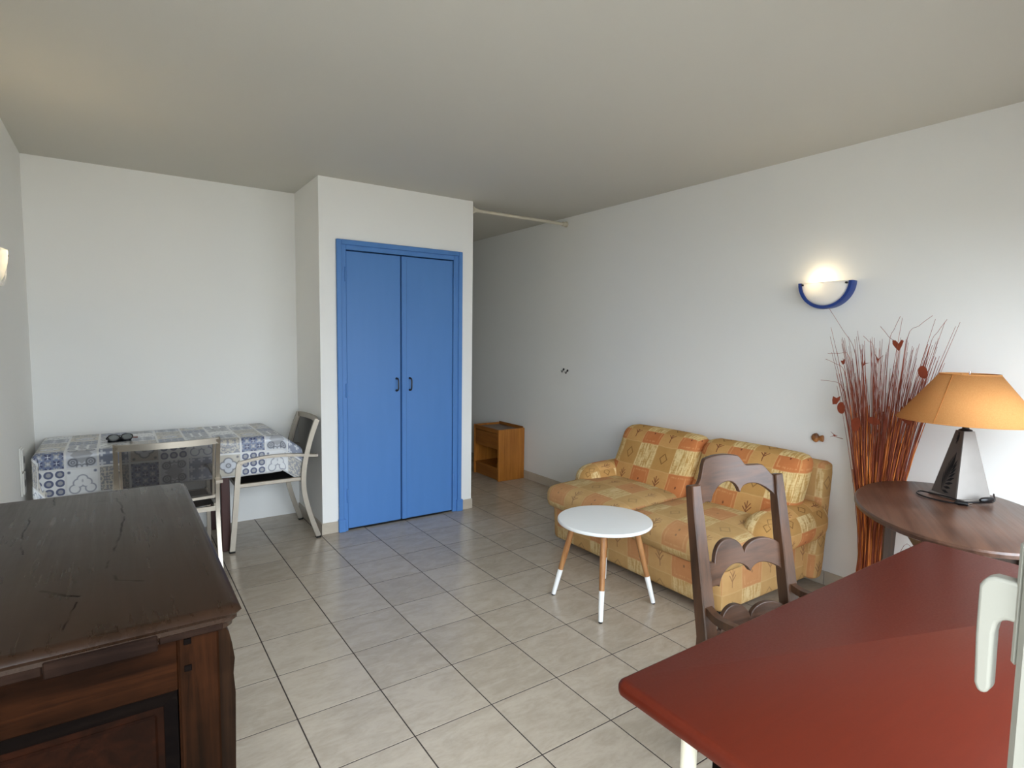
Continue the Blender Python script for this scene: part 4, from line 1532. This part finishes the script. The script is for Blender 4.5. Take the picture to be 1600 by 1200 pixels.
# near and far side: frame and panel
for side, (ya, yb) in enumerate(((by0, by0 + .03), (by1 - .03, by1))):
    io = 1 if side == 0 else -1
    D(bx0, -.447, ya, yb, .800, .915, .002).build('side_rail', M['dresserside'], dd, smooth=0)
    D(bx0, -.447, ya, yb, .10, .22, .002).build('side_rail', M['dresserside'], dd, smooth=0)
    st_ = D(-.447, bx1, ya - (.004 if side == 0 else 0), yb + (0 if side == 0 else .004), .0, .915, .004).build('side_stile', M['dresserstile'], dd, smooth=0)
    D(bx0, bx0 + .05, ya, yb, .0, .80, .003).build('side_stile', M['dresserstile'], dd, smooth=0)
    # dark bevel moulding round the sunk panel
    o1 = [(bx0 + .05, .22), (-.449, .22), (-.449, .80), (bx0 + .05, .80)]
    o2 = [(bx0 + .075, .255), (-.474, .255), (-.474, .765), (bx0 + .075, .765)]
    yo, yi = (ya + .004, ya + .017) if side == 0 else (yb - .004, yb - .017)
    vs = [(x - DX, yo - DY, z) for x, z in o1] + [(x - DX, yi - DY, z) for x, z in o2]
    vs += [(x - DX, yi + io * .012 - DY, z) for x, z in o1] + [(x - DX, yi + io * .012 - DY, z) for x, z in o2]
    fs = []
    for k in range(4):
        q = (k + 1) % 4
        fs += [(k, q, 4 + q, 4 + k), (8 + k, 8 + q, 12 + q, 12 + k), (k, q, 8 + q, 8 + k), (4 + k, 4 + q, 12 + q, 12 + k)]
    MB().add(vs, fs).build('panel_moulding', M['dresserdark'], dd, smooth=0)
    pm = MB()
    y_in = ya + .015 if side == 0 else yb - .015
    pm.box(bx0 + .07 - DX, -.470 - DX, y_in - DY, y_in + io * .010 - DY, .25, .77, .002)
    yz = ya + .010 if side == 0 else yb - .010
    pm.box(bx0 + .10 - DX, -.482 - DX, yz - DY, y_in + io * .004 - DY, .265, .757, .005)
    pm.build('side_panel', M['dresserpanel'], dd, smooth=0)
    if side == 0:
        for zz in (.892, .840):
            MB().box(-.437 - DX, -.4245 - DX, ya - .0062 - DY, ya - DY, zz - .006, zz + .006, .001, None).build('peg', M['dresserdark'], st_, smooth=0)
# chamfered carved corner post at the near front
pf = MB()
zs = [.0, .10, .30, .60, .76, .80, .83, .86, .885, .905]
offs = [.007, .008, .010, .007, .010, .007, .010, .006, .001, -.010]
pf.bar([(bx1 + .008 + o_ * .5 - DX, by0 + .032 - DY, z) for z, o_ in zip(zs, offs)], (0, 1, 0), .028, [.010 + o_ * .5 for o_ in offs])
pf.build('carved_corner', M['carved'], dd, smooth=30)
pf2 = MB()
pf2.bar([(bx1 + .008 + o_ * .5 - DX, by1 - .032 - DY, z) for z, o_ in zip(zs, offs)], (0, 1, 0), .028, [.010 + o_ * .5 for o_ in offs])
pf2.build('carved_corner', M['carved'], dd, smooth=30)
# front: rails, drawers over doors (seen only from the room)
D(bx0, bx1 - .02, by0 + .03, by1 - .03, .10, .14).build('bottom_board', M['dresserdark'], dd, smooth=0)
D(bx0, bx0 + .012, by0 + .03, by1 - .03, .10, .90).build('back_board', M['dresserdark'], dd, smooth=0)
D(bx1 - .025, bx1, by0 + .06, by1 - .06, .05, .14).build('front_rail', M['dresserside'], dd, smooth=0)
D(bx1 - .025, bx1, by0 + .06, by1 - .06, .885, .915).build('front_rail', M['dresserside'], dd, smooth=0)
mid = (by0 + by1) / 2
for y0, y1 in ((by0 + .065, mid - .01), (mid + .01, by1 - .065)):
    dw = D(bx1 - .022, bx1 + .006, y0, y1, .725, .880, .004).build('drawer', M['dresserpanel'], dd, smooth=0)
    MB().lathe([(.006, 0), (.006, .012), (.015, .018), (.015, .026), (.006, .03)], 14, (bx1 + .006 - DX, (y0 + y1) / 2 - DY, .80), 'x').build('knob', M['black_metal'], dw)
    dw = D(bx1 - .022, bx1 + .004, y0, y1, .145, .715, .004).build('door', M['dresserside'], dd, smooth=0)
    D(bx1 + .004, bx1 + .010, y0 + .07, y1 - .07, .21, .65, .005).build('door_panel', M['dresserpanel'], dw, smooth=0)
D(bx1 - .025, bx1, mid - .01, mid + .01, .14, .885).build('front_rail', M['dresserside'], dd, smooth=0)
